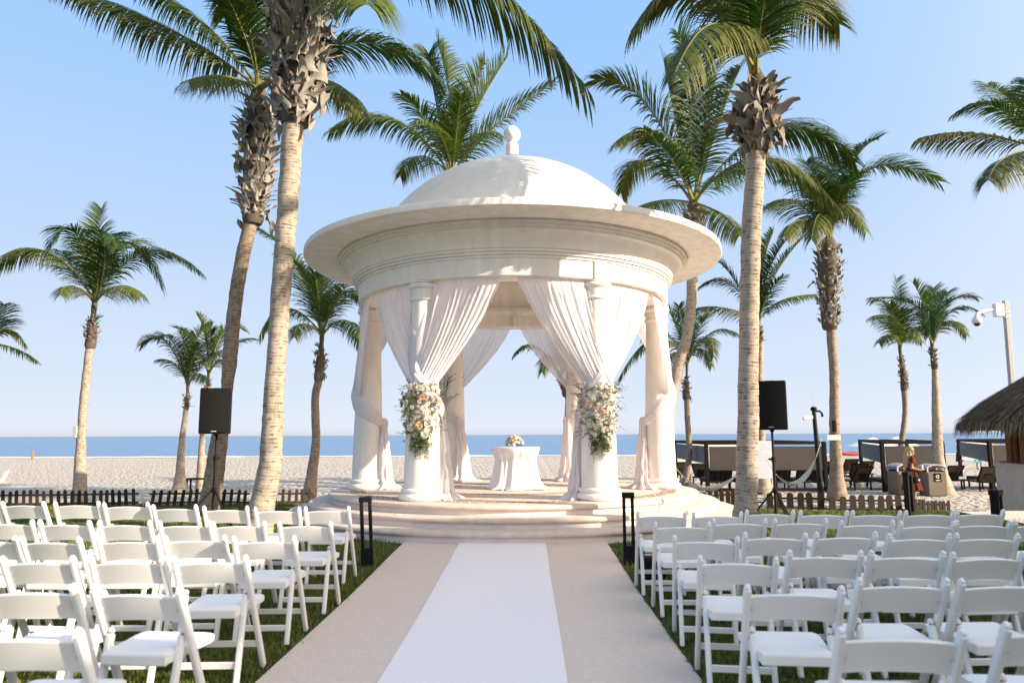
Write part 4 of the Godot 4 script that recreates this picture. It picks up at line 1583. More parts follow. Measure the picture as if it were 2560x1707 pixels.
func lounger(label: String, at: Vector3, turn: float) -> void:
	if lounger0:
		dup(lounger0, at, turn, label)
		return
	var t := thing("sun_lounger", label, "sun lounger", at, turn, "dark sun loungers on the sand")
	lounger0 = t
	var b := MB.new()
	for s: float in [-1.0, 1.0]:
		b.bar(Vector3(s * 0.32, 0.33, -1.35), Vector3(s * 0.32, 0.33, 0.25), 0.05, 0.05, 0.006, Vector3.RIGHT)
	b.bar(Vector3(-0.32, 0.33, -1.35), Vector3(0.32, 0.33, -1.35), 0.05, 0.05, 0.006, Vector3.UP)
	b.bar(Vector3(-0.32, 0.33, 0.25), Vector3(0.32, 0.33, 0.25), 0.05, 0.05, 0.006, Vector3.UP)
	put("frame", b.mesh(), M.frame, t)
	b = MB.new()
	b.box(Vector3(0, 0.345, -0.72), Vector3(0.58, 0.02, 1.22))
	put("sling", b.mesh(), M.sling, t)
	b = MB.new()
	b.bar(Vector3(0, 0.36, -0.10), Vector3(0, 0.86, 0.36), 0.54, 0.018, 0.0, Vector3.RIGHT)
	var bk := put("back_sling", b.mesh(), M.sling, t)
	b = MB.new()
	for s: float in [-1.0, 1.0]:
		b.bar(Vector3(s * 0.30, 0.34, -0.12), Vector3(s * 0.30, 0.88, 0.375), 0.05, 0.05, 0.006, Vector3.RIGHT)
	b.bar(Vector3(-0.30, 0.875, 0.37), Vector3(0.30, 0.875, 0.37), 0.045, 0.045, 0.006, Vector3.UP)
	put("back_frame", b.mesh(), M.frame, bk)
	b = MB.new()
	b.bar(Vector3(0, 0.34, 0.24), Vector3(0, 0.62, 0.15), 0.3, 0.025, 0.0, Vector3.RIGHT)
	put("prop", b.mesh(), M.frame, t)
	for s: float in [-1.0, 1.0]:
		for z: float in [-1.2, 0.12]:
			b = MB.new()
			b.bar(Vector3(s * 0.32, -0.02, z), Vector3(s * 0.32, 0.32, z), 0.05, 0.05, 0.006, Vector3.RIGHT)
			put("leg", b.mesh(), M.frame, t)

func hammock(label: String, a: Vector3, low: Vector3, e: Vector3, wide: float) -> void:
	var t := thing("hammock", label, "hammock", a, 0.0, "rope hammocks beside the fence")
	var ctl := low * 2.0 - (a + e) * 0.5
	var rows := []
	for j in 9:
		var p := PackedVector3Array()
		var u := j / 4.0 - 1.0
		for k in 29:
			var w := lerpf(0.13, 0.87, k / 28.0)
			var q := a.lerp(ctl, w).lerp(ctl.lerp(e, w), w) - a
			var sp := sin(PI * k / 28.0)
			p.append(q + Vector3(0, 0.10 * absf(u) * sp - 0.03 * sp + 0.006 * sin(j * 2.0 + k), u * wide * (0.06 + sp)))
		rows.append(p)
	var b := MB.new()
	b.grid(rows)
	put("net", b.mesh(), M.rope, t)
	for side in 2:
		for j in 5:
			b = MB.new()
			var u := j / 2.0 - 1.0
			var w := 0.13 if side == 0 else 0.87
			var q := a.lerp(ctl, w).lerp(ctl.lerp(e, w), w) - a
			b.tube(PackedVector3Array([Vector3.ZERO if side == 0 else e - a, q + Vector3(0, 0, u * wide * 0.06)]), PackedFloat32Array([0.010, 0.008]), 4)
			put("rope", b.mesh(), M.rope, t)

func parasol(label: String, at: Vector3, h: float, r: float) -> void:
	var t := thing("beach_umbrella", label, "beach umbrella", at, 0.0, "pale parasols down by the water")
	var b := MB.new()
	var rows := []
	for k in 6:
		var w := k / 5.0
		var p := PackedVector3Array()
		for j in 33:
			var a := TAU * (j % 32) / 32.0
			var sag := 1.0 - 0.06 * w * absf(sin(a * 4.0))
			p.append(Vector3(sin(a) * r * (1.0 - w) * sag + 0.0001 * sin(a), h - 0.55 * (1.0 - w) * (1.0 - w * 0.15), cos(a) * r * (1.0 - w) * sag + 0.0001 * cos(a)))
		rows.append(p)
	b.grid(rows)
	put("canopy", b.mesh(), M.canvas, t)
	b = MB.new()
	b.tube(PackedVector3Array([Vector3.ZERO, Vector3(0, h + 0.08, 0)]), PackedFloat32Array([0.03, 0.025]), 8)
	put("pole", b.mesh(), M.bamboo, t)
	for k in 8:
		b = MB.new()
		var a := TAU * k / 8.0
		b.tube(PackedVector3Array([Vector3(0, h - 0.04, 0), Vector3(sin(a) * r * 0.98, h - 0.56, cos(a) * r * 0.98)]), PackedFloat32Array([0.012, 0.008]), 4)
		put("rib", b.mesh(), M.bamboo, t)

func poles_and_signs() -> void:
	# leaning pole with lamps by the hammocks
	var t := thing("camera_pole", "dark leaning pole topped with a small camera and an antenna, between hammock and husked palm", "pole", Vector3(9.07, SAND, -23.2))
	var b := MB.new()
	b.tube(PackedVector3Array([Vector3.ZERO, Vector3(-0.03, 1.5, 0), Vector3(-0.08, 2.80, 0)]), PackedFloat32Array([0.10, 0.075, 0.06]), 12)
	put("mast", b.mesh(), M.black_metal, t)
	b = MB.new()
	b.ball(Vector3(-0.08, 2.86, 0), Vector3(0.10, 0.08, 0.10), 10, 8)
	put("cap", b.mesh(), M.black, t)
	b = MB.new()
	b.tube(PackedVector3Array([Vector3(-0.08, 2.9, 0), Vector3(-0.11, 3.35, 0)]), PackedFloat32Array([0.008, 0.004]), 5)
	put("antenna", b.mesh(), M.steel, t)
	b = MB.new()
	b.box(Vector3(-0.30, 2.58, 0.05), Vector3(0.30, 0.11, 0.13), Basis(Vector3.BACK, 0.15), 0.02)
	put("camera_housing", b.mesh(), M.white, t)
	b = MB.new()
	b.bar(Vector3(-0.17, 2.62, 0.03), Vector3(-0.06, 2.70, 0), 0.04, 0.04, 0.006, Vector3.BACK)
	put("bracket", b.mesh(), M.steel, t)
	b = MB.new()
	b.tube(PackedVector3Array([Vector3(-0.05, 2.78, 0), Vector3(0.10, 2.80, 0), Vector3(0.17, 2.72, 0), Vector3(0.18, 2.62, 0)]), PackedFloat32Array([0.03, 0.03, 0.035, 0.045]), 8)
	put("floodlight", b.mesh(), M.black, t)
	# tall grey pole with a dome camera, behind the thatched bar
	t = thing("camera_mast", "tall grey steel pole with a dome camera on a bent arm, behind the thatched bar", "camera pole", Vector3(13.05, SAND, -20.0))
	b = MB.new()
	b.bar(Vector3.ZERO, Vector3(0.07, 5.68, 0), 0.13, 0.13, 0.012, Vector3.RIGHT)
	put("mast", b.mesh(), M.steel, t)
	b = MB.new()
	b.box(Vector3(-0.14, 5.42, 0.0), Vector3(0.24, 0.36, 0.16), Basis.IDENTITY, 0.012)
	put("box", b.mesh(), M.white, t)
	b = MB.new()
	b.tube(PackedVector3Array([Vector3(-0.24, 5.44, 0), Vector3(-0.62, 5.37, 0), Vector3(-0.72, 5.33, 0), Vector3(-0.75, 5.24, 0)]), PackedFloat32Array([0.055, 0.05, 0.05, 0.055]), 10)
	put("arm", b.mesh(), M.white, t)
	b = MB.new()
	b.lathe(Vector3(-0.75, 5.06, 0), PackedVector2Array([Vector2(0.10, 0.0), Vector2(0.125, 0.03), Vector2(0.125, 0.10), Vector2(0.08, 0.17), Vector2(0.001, 0.18)]), 20)
	var hood := put("camera_hood", b.mesh(), M.white, t)
	b = MB.new()
	b.ball(Vector3(-0.75, 5.06, 0), Vector3(0.085, 0.085, 0.085), 14, 10)
	put("camera_dome", b.mesh(), M.lens, hood)
	for y: float in [5.35, 5.22]:
		b = MB.new()
		b.box(Vector3(0.06, y, 0), Vector3(0.15, 0.02, 0.15))
		put("strap", b.mesh(), M.white, t)
	# notice board and the small things fixed to palm trunks
	t = thing("notice_board", "white board of small print propped against the palm behind the right loudspeaker", "notice board", Vector3(7.75, SAND, -25.4), deg_to_rad(-8))
	b = MB.new()
	var s := 25.4 / 23.0
	b.quad(Vector3(-0.36, 0.60, 0.0), Vector3(0.62, 0.60, 0.0), Vector3(0.62, 1.86, 0.0), Vector3(-0.36, 1.86, 0.0))
	for k in 4: b.t[k] = [Vector2(0, 1), Vector2(1, 1), Vector2(1, 0), Vector2(0, 0)][k]
	put("printed_face", b.mesh(), M.board, t)
	b = MB.new()
	b.box(Vector3(0.13, 1.23, -0.02), Vector3(0.99, 1.27, 0.035))
	put("panel", b.mesh(), M.white, t)
	for x: float in [-0.30, 0.56]:
		b = MB.new()
		b.bar(Vector3(x, 0, -0.06), Vector3(x, 1.8, -0.06), 0.05, 0.05, 0.004, Vector3.RIGHT)
		put("leg", b.mesh(), M.white, t)
	b = MB.new()
	b.box(Vector3.ZERO, Vector3(0.40, 0.165, 0.02), Basis.IDENTITY, 0.004)
	var p := put("palm_sign", b.mesh(), M.white)
	p.position = Vector3(9.63, 1.37, -23.37)
	p.rotation.y = -0.1
	tag(p, "small blank white sign on the trunk of the shaggy husked palm at right", "sign")
	for e in [["black lamp box strapped to the trunk of the shaggy husked palm at right", Vector3(9.69, 1.73, -23.42), 0.10, 0.36, M.black], ["small grey lamp box on the left side of the leaning left palm's trunk", Vector3(-13.24, 1.63, -21.4), 0.11, 0.34, M.steel], ["small black lamp on the palm trunk seen beside the right rear column", Vector3(1.45, 1.72, -25.3), 0.12, 0.42, M.black]]:
		t = thing("trunk_lamp", e[0], "lamp", e[1], 0.0, "lamps strapped to palm trunks")
		b = MB.new()
		b.bar(Vector3(0, -e[3] / 2, 0), Vector3(0, e[3] / 2, 0), e[2], e[2], 0.012, Vector3.RIGHT)
		put("case", b.mesh(), e[4], t)
		for y: float in [-0.3, 0.3]:
			b = MB.new()
			b.box(Vector3(0, y * e[3], -0.03), Vector3(e[2] * 1.3, 0.025, e[2] * 0.9))
			put("band", b.mesh(), M.black_metal, t)

func bins() -> void:
	for e in [["speckled concrete litter bin with a recycling emblem, right one of the pair behind the woman", Vector3(13.80, SAND, -25.6), true, 0.0], ["speckled concrete litter bin, left one of the pair, hidden behind the woman", Vector3(13.0, SAND, -26.1), false, 0.12]]:
		var t := thing("litter_bin", e[0], "litter bin", e[1], e[3], "concrete litter bins on the sand")
		var b := MB.new()
		b.bar(Vector3(0, 0, 0), Vector3(0, 0.80, 0), 0.64, 0.64, 0.03, Vector3.RIGHT)
		put("body", b.mesh(), M.aggregate, t)
		# arched hood on four posts
		b = MB.new()
		var rows := []
		for k in 2:
			var p := PackedVector3Array()
			for j in 13:
				var a := lerpf(-1.0, 1.0, j / 12.0)
				p.append(Vector3(a * 0.34, 1.06 - 0.10 * a * a, 0.33 - 0.66 * k))
			rows.append(p)
		b.grid(rows)
		var low := []
		for row in rows:
			var p := PackedVector3Array()
			for q in row: p.append(q - Vector3(0, 0.04, 0))
			low.append(p)
		b.grid(low, 1.0, 1.0, true)
		for j in 12:
			b.quad(low[0][j], low[0][j + 1], rows[0][j + 1], rows[0][j])
		put("hood", b.mesh(), M.steel, t)
		for x: float in [-0.30, 0.30]:
			for z: float in [-0.28, 0.28]:
				b = MB.new()
				b.bar(Vector3(x, 0.79, z), Vector3(x, 0.96, z), 0.05, 0.05, 0.004, Vector3.RIGHT)
				put("hood_post", b.mesh(), M.steel, t)
		b = MB.new()
		b.box(Vector3(0, 0.82, 0), Vector3(0.52, 0.05, 0.52))
		put("liner", b.mesh(), M.black, t)
		if e[2]:
			b = MB.new()
			b.box(Vector3(0.0, 0.62, 0.326), Vector3(0.24, 0.28, 0.012))
			var plate := put("plate", b.mesh(), M.black, t)
			# three arrows chasing each other round a triangle
			for k in 3:
				b = MB.new()
				var a := TAU * k / 3.0
				var bs := Basis(Vector3.BACK, a)
				b.bar(bs * Vector3(-0.035, -0.040, 0), bs * Vector3(0.018, -0.040, 0), 0.022, 0.004, 0.0, bs * Vector3.UP)
				b.tri(bs * Vector3(0.018, -0.063, 0.001), bs * Vector3(0.048, -0.040, 0.001), bs * Vector3(0.018, -0.017, 0.001))
				put("emblem_arrow", b.mesh(), M.white, plate, Vector3(0.0, 0.65, 0.336))
			b = MB.new()
			b.box(Vector3(0, 0.525, 0.335), Vector3(0.14, 0.022, 0.004))
			put("plate_line", b.mesh(), M.white, plate)

func thatched_bar() -> void:
	var t := thing("thatched_hut", "round thatched beach bar with pale plastered wall at the right edge", "hut", Vector3(13.35, SAND + 0.3, -17.0))
	var b := MB.new()
	b.lathe(Vector3.ZERO, PackedVector2Array([Vector2(2.36, -0.5), Vector2(2.34, 1.02), Vector2(2.30, 1.10), Vector2(2.16, 1.12), Vector2(2.12, 1.10), Vector2(2.12, 0.3)]), 64)
	put("wall", b.mesh(), M.stucco, t)
	for k in 10:
		var a := -118.0 + k * 26.0
		b = MB.new()
		for j in 7:
			var o := Vector3(cos(j * 0.9) * 0.11, 0, sin(j * 0.9) * 0.11)
			b.tube(PackedVector3Array([o + Vector3(0, -0.3, 0), o * 0.9 + Vector3(0, 2.55, 0)]), PackedFloat32Array([0.055, 0.05]), 7)
		put("bamboo_post", b.mesh(), M.bamboo, t, on(a, 1.95, 0.0))
	var rg := RandomNumberGenerator.new()
	rg.seed = 91
	b = MB.new()
	b.lathe(Vector3.ZERO, PackedVector2Array([Vector2(3.05, 1.86), Vector2(3.10, 1.95), Vector2(2.4, 2.55), Vector2(1.3, 3.25), Vector2(0.2, 3.95), Vector2(0.001, 4.0)]), 48)
	b.lathe(Vector3.ZERO, PackedVector2Array([Vector2(0.01, 3.6), Vector2(3.05, 1.86)]), 48)
	put("roof", b.mesh(), M.fibre, t)
	# layers of straw
	b = MB.new()
	for k in 15000:
		var q := sqrt(rg.randf())
		var rr := lerpf(0.1, 3.12, q)
		var a := rg.randf_range(-2.6, 1.1)
		var y := 1.97
		for e in [[3.10, 1.95, 2.4, 2.55], [2.4, 2.55, 1.3, 3.25], [1.3, 3.25, 0.0, 4.0]]:
			if rr <= e[0] and rr > e[2]: y = lerpf(e[3], e[1], (rr - e[2]) / (e[0] - e[2]))
		y += rg.randf_range(0.0, 0.06)
		var out := Vector3(sin(a), 0, cos(a))
		var side := Vector3(cos(a), 0, -sin(a))
		var l := rg.randf_range(0.22, 0.50)
		var d := (out * 0.83 + Vector3.DOWN * 0.52 + side * rg.randf_range(-0.25, 0.25) + Vector3.UP * rg.randf_range(-0.02, 0.12)).normalized()
		var p := out * rr + Vector3.UP * (y + 0.03)
		if rr > 2.85:
			d = (out * 0.30 + Vector3.DOWN * 1.0 + side * rg.randf_range(-0.3, 0.3)).normalized()
			l *= 0.8
		var w := side * rg.randf_range(0.006, 0.014)
		b.col = Color(0.085, 0.062, 0.040).lerp(Color(0.26, 0.205, 0.14), pow(rg.randf(), 1.6))
		var mid := p + d * l * 0.5
		b.quad(p - w, p + w, mid + w, mid - w)
		b.tri(mid - w, mid + w, p + d * l + Vector3.DOWN * 0.03)
	var straw := put("straw", b.mesh(), M.thatch, t)
	straw.set_meta("kind", "stuff")

func beach() -> void:
	sun_shelter("long dark sun shelter of two bays with grey shades and daybeds, behind the right loudspeaker", 6.60, 10.90, -27.35, -34.3, 0.25, 2, true, true)
	sun_shelter("dark sun shelter with grey shades in front of the white parasols, behind the litter bins", 12.93, 15.1, -27.2, -35.0, 2.7, 1, false, true)
	sun_shelter("dark sun shelter at the far right beside the thatched bar, with a person behind it", 17.17, 19.6, -27.8, -36.5, 3.9, 1, true, true)
	for e in [["sun lounger nearest the shaggy husked palm's foot, its tan back raised", 12.44, -28.0, 0.15], ["tan backed sun lounger just right of the litter bins", 16.06, -28.5, 0.1], ["tan backed sun lounger in front of the far right sun shelter", 16.75, -27.4, -0.15], ["sun lounger directly right of the shaggy husked palm's trunk, far out on the sand", 13.28, -33.0, 0.1], ["sun lounger left of the middle sun shelter, second from the husked palm", 13.5, -30.6, -0.1], ["sun lounger farthest towards the water, left of the middle sun shelter", 15.5, -36.0, 0.0], ["sun lounger beside the middle sun shelter's left post", 14.9, -33.2, 0.2], ["sun lounger inside the left end of the long sun shelter", 6.85, -33.0, 0.1], ["sun lounger with its back low, at the left end of the long sun shelter", 7.25, -31.0, -0.5]]:
		lounger(e[0], Vector3(e[1], SAND, e[2]), e[3])
	hammock("white rope hammock hanging left of the tall right palm's trunk", Vector3(4.30, 0.62, -22.0), Vector3(5.42, -0.12, -22.0), Vector3(6.55, 0.80, -22.0), 0.30)
	hammock("white rope hammock hanging between the right loudspeaker and the leaning camera pole", Vector3(7.05, 0.75, -22.0), Vector3(7.93, 0.02, -22.0), Vector3(8.95, 1.35, -22.6), 0.28)
	parasol("pale beach umbrella right of the husked palm, left one of the parasols by the water", Vector3(21.3, SAND, -46.0), 1.86, 1.55)
	parasol("pale beach umbrella above the middle sun shelter, right one of the parasols by the water", Vector3(22.75, SAND, -46.0), 1.90, 1.25)
	var t := thing("kayak", "red kayak lying on the sand near the water behind the sun shelters", "kayak", Vector3(30.5, SAND + 0.02, -70.0), 0.1)
	var b := MB.new()
	var rows := []
	for k in 13:
		var w := k / 12.0 * 2.0 - 1.0
		var p := PackedVector3Array()
		var s := pow(1.0 - w * w, 0.6) + 0.02
		for j in 13:
			var a := TAU * (j % 12) / 12.0
			p.append(Vector3(w * 1.7, 0.18 + 0.12 * w * w + 0.17 * s * cos(a), 0.33 * s * sin(a)))
		rows.append(p)
	b.grid(rows)
	put("hull", b.mesh(), M.red, t)
	b = MB.new()
	b.ball(Vector3(0, 0.34, 0), Vector3(0.45, 0.03, 0.2), 14, 6)
	put("cockpit", b.mesh(), M.black, t)
	# wooden stand round the foot of the slender palm behind the left loudspeaker
	t = thing("wooden_stool", "low dark wooden stand at the foot of the slender palm behind the left loudspeaker", "stool", Vector3(-12.42, SAND, -27.9), 0.1)
	b = MB.new()
	b.box(Vector3(0, 0.50, 0), Vector3(0.82, 0.05, 0.5), Basis.IDENTITY, 0.01)
	put("top", b.mesh(), M.frame, t)
	for x: float in [-0.36, 0.36]:
		for z: float in [-0.2, 0.2]:
			b = MB.new()
			b.bar(Vector3(x, -0.02, z), Vector3(x, 0.48, z), 0.06, 0.06, 0.006, Vector3.RIGHT)
			put("leg", b.mesh(), M.frame, t)
	t = thing("marker_post", "short orange marker post standing on the open sand at far left", "post", Vector3(-45.0, SAND - 0.05, -66.5))
	b = MB.new()
	b.tube(PackedVector3Array([Vector3.ZERO, Vector3(0.03, 0.85, 0)]), PackedFloat32Array([0.09, 0.08]), 10)
	put("shaft", b.mesh(), M.orange, t)
	b = MB.new()
	b.ball(Vector3(0.03, 0.86, 0), Vector3(0.08, 0.05, 0.08), 10, 6)
	put("cap", b.mesh(), M.orange, t)
	# white plastic beach table low on the sand at the far left edge
	t = thing("plastic_stool", "low white plastic seat on the sand at the left edge of the picture", "seat", Vector3(-24.55, SAND - 0.08, -33.9), 0.4)
	b = MB.new()
	b.box(Vector3(0, 0.22, 0), Vector3(0.6, 0.06, 0.5), Basis.IDENTITY, 0.015)
	put("seat", b.mesh(), M.white, t)
	b = MB.new()
	b.bar(Vector3(0.28, 0.22, 0), Vector3(0.42, 0.62, 0), 0.05, 0.5, 0.012, Vector3.RIGHT)
	put("backrest", b.mesh(), M.white, t)
	for x: float in [-0.25, 0.25]:
		for z: float in [-0.2, 0.2]:
			b = MB.new()
			b.bar(Vector3(x, -0.02, z), Vector3(x, 0.2, z), 0.05, 0.05, 0.006, Vector3.RIGHT)
			put("leg", b.mesh(), M.white, t)

# unseen building-shaped blocks, added out of view to cast shade on the right-hand seats
func shade_blocks() -> void:
	for e in [["unseen pale block added out of view to shade the right-hand seats", 12.0, -4.4, 0.95, 6.1], ["unseen pale block added behind the right shoulder of the viewer to shade the seats", 12.0, 1.9, 22.0, 6.1]]:
		var t := thing("added_shade_block", e[0], "shade_block", Vector3(e[1], 0, e[2]))
		var d: float = e[3] - e[2]
		var b := MB.new()
		b.box(Vector3(4.0, e[4] / 2.0 - 0.25, d / 2), Vector3(8.0, e[4] + 0.5, d))
		put("wall", b.mesh(), M.stucco, t)
		b = MB.new()
		b.box(Vector3(4.0, e[4] + 0.1, d / 2), Vector3(8.3, 0.2, d + 0.3))
		put("roof", b.mesh(), M.plaster, t)
		for fl in 2:
			for k in int(d / 3.0):
				b = MB.new()
				b.box(Vector3(-0.01, 2.0 + fl * 3.4, 1.6 + k * 3.0), Vector3(0.06, 1.5, 1.3))
				var w := put("window", b.mesh(), M.white, t)
				b = MB.new()
				b.box(Vector3(-0.03, 2.0 + fl * 3.4, 1.6 + k * 3.0), Vector3(0.06, 1.3, 1.1))
				put("pane", b.mesh(), M.lens, w)


# ---------------------------------------------------------------- people
# a skin round tapered bones, meshed with surface nets; bones are [from, to, radius, radius]
func body(b: MB, bones: Array, cell: float, blend: float) -> void:
	var lo := Vector3.INF
	var hi := -Vector3.INF
	for e in bones:
		for j in 2:
			var r: float = e[2 + j] + cell * 2.5
			lo = lo.min(e[j] - Vector3.ONE * r)
			hi = hi.max(e[j] + Vector3.ONE * r)
	var nx := ceili((hi.x - lo.x) / cell) + 1
	var ny := ceili((hi.y - lo.y) / cell) + 1
	var nz := ceili((hi.z - lo.z) / cell) + 1
	var f := PackedFloat32Array()
	f.resize(nx * ny * nz)
	f.fill(1.0)
	for e in bones:
		var a: Vector3 = e[0]
		var d: Vector3 = e[1] - a
		var dd := maxf(d.length_squared(), 1e-9)
		var reach: float = maxf(e[2], e[3]) + blend * 1.5 + cell * 2.0
		var l := ((a.min(e[1]) - Vector3.ONE * reach - lo) / cell).floor().max(Vector3.ZERO)
		var h := ((a.max(e[1]) + Vector3.ONE * reach - lo) / cell).ceil().min(Vector3(nx - 1, ny - 1, nz - 1))
		for z in range(int(l.z), int(h.z) + 1):
			for y in range(int(l.y), int(h.y) + 1):
				for x in range(int(l.x), int(h.x) + 1):
					var p := lo + Vector3(x, y, z) * cell
					var w := clampf((p - a).dot(d) / dd, 0.0, 1.0)
					var s := p.distance_to(a + d * w) - lerpf(e[2], e[3], w)
					var i := (z * ny + y) * nx + x
					var o := f[i]
					var k := clampf(0.5 + 0.5 * (o - s) / blend, 0.0, 1.0)
					f[i] = lerpf(o, s, k) - blend * k * (1.0 - k)
	var at := PackedInt32Array()
	at.resize(nx * ny * nz)
	at.fill(-1)
	var step := [1, nx, nx * ny]
	for z in nz - 1:
		for y in ny - 1:
			for x in nx - 1:
				var i := (z * ny + y) * nx + x
				var mask := 0
				for c in 8:
					if f[i + (c & 1) + ((c >> 1) & 1) * nx + (c >> 2) * nx * ny] < 0.0: mask |= 1 << c
				if mask == 0 or mask == 255: continue
				var sum := Vector3.ZERO
				var n := 0
				for c in 8:
					for ax in 3:
						if c & (1 << ax): continue
						var c2 := c | (1 << ax)
						var v0 := f[i + (c & 1) + ((c >> 1) & 1) * nx + (c >> 2) * nx * ny]
						var v1 := f[i + (c2 & 1) + ((c2 >> 1) & 1) * nx + (c2 >> 2) * nx * ny]
						if (v0 < 0.0) == (v1 < 0.0): continue
						var q := Vector3(c & 1, (c >> 1) & 1, c >> 2)
						q[ax] += v0 / (v0 - v1)
						sum += q
						n += 1
				var g := Vector3(f[i + 1] - f[i], f[i + nx] - f[i], f[i + nx * ny] - f[i])
				at[i] = b.add(lo + (Vector3(x, y, z) + sum / n) * cell, g.normalized())
	for z in range(1, nz - 1):
		for y in range(1, ny - 1):
			for x in range(1, nx - 1):
				var i := (z * ny + y) * nx + x
				for ax in 3:
					var inside := f[i] < 0.0
					if inside == (f[i + step[ax]] < 0.0): continue
					var u: int = step[(ax + 1) % 3]
					var w: int = step[(ax + 2) % 3]
					var q := [at[i], at[i - u], at[i - u - w], at[i - w]]
					if q.min() < 0: continue
					if inside:
						b.ix.append_array([q[0], q[2], q[1], q[0], q[3], q[2]])
					else:
						b.ix.append_array([q[0], q[1], q[2], q[0], q[2], q[3]])

func v3(x: float, y: float, z: float) -> Vector3:
	return Vector3(x, y, z)

# head looking along +x, with brow, nose, lips, chin and ears
func head_bones(c: Vector3) -> Array:
	return [[c + v3(-0.02, 0.03, 0), c + v3(0.015, 0.035, 0), 0.088, 0.085], [c + v3(0.02, -0.03, 0), c + v3(0.045, -0.07, 0), 0.062, 0.040],
		[c + v3(0.085, 0.005, 0), c + v3(0.106, -0.022, 0), 0.010, 0.014], [c + v3(0.088, -0.052, -0.016), c + v3(0.088, -0.052, 0.016), 0.011, 0.011],
		[c + v3(-0.005, 0.01, 0.085), c + v3(-0.01, -0.015, 0.085), 0.016, 0.012], [c + v3(-0.005, 0.01, -0.085), c + v3(-0.01, -0.015, -0.085), 0.016, 0.012]]

func hand_bones(wrist: Vector3, dir: Vector3, palm: Vector3) -> Array:
	var side := dir.cross(palm).normalized()
	var out := [[wrist, wrist + dir * 0.085, 0.022, 0.030]]
	for k in 4:
		var a := wrist + dir * 0.09 + side * (k - 1.5) * 0.019
		var l: float = [0.062, 0.075, 0.070, 0.052][k]
		var m := a + (dir * 0.8 + palm * 0.5).normalized() * l * 0.55
		out.append([a, m, 0.009, 0.0085])
		out.append([m, m + (dir * 0.25 + palm).normalized() * l * 0.5, 0.0085, 0.007])
	var th := wrist + dir * 0.03 - side * 0.028
	out.append([th, th + (dir * 0.6 - side * 0.5 + palm * 0.5).normalized() * 0.055, 0.011, 0.010])
	out.append([th + (dir * 0.6 - side * 0.5 + palm * 0.5).normalized() * 0.055, th + (dir * 0.9 - side * 0.2 + palm * 0.9).normalized() * 0.085, 0.010, 0.008])
	return out

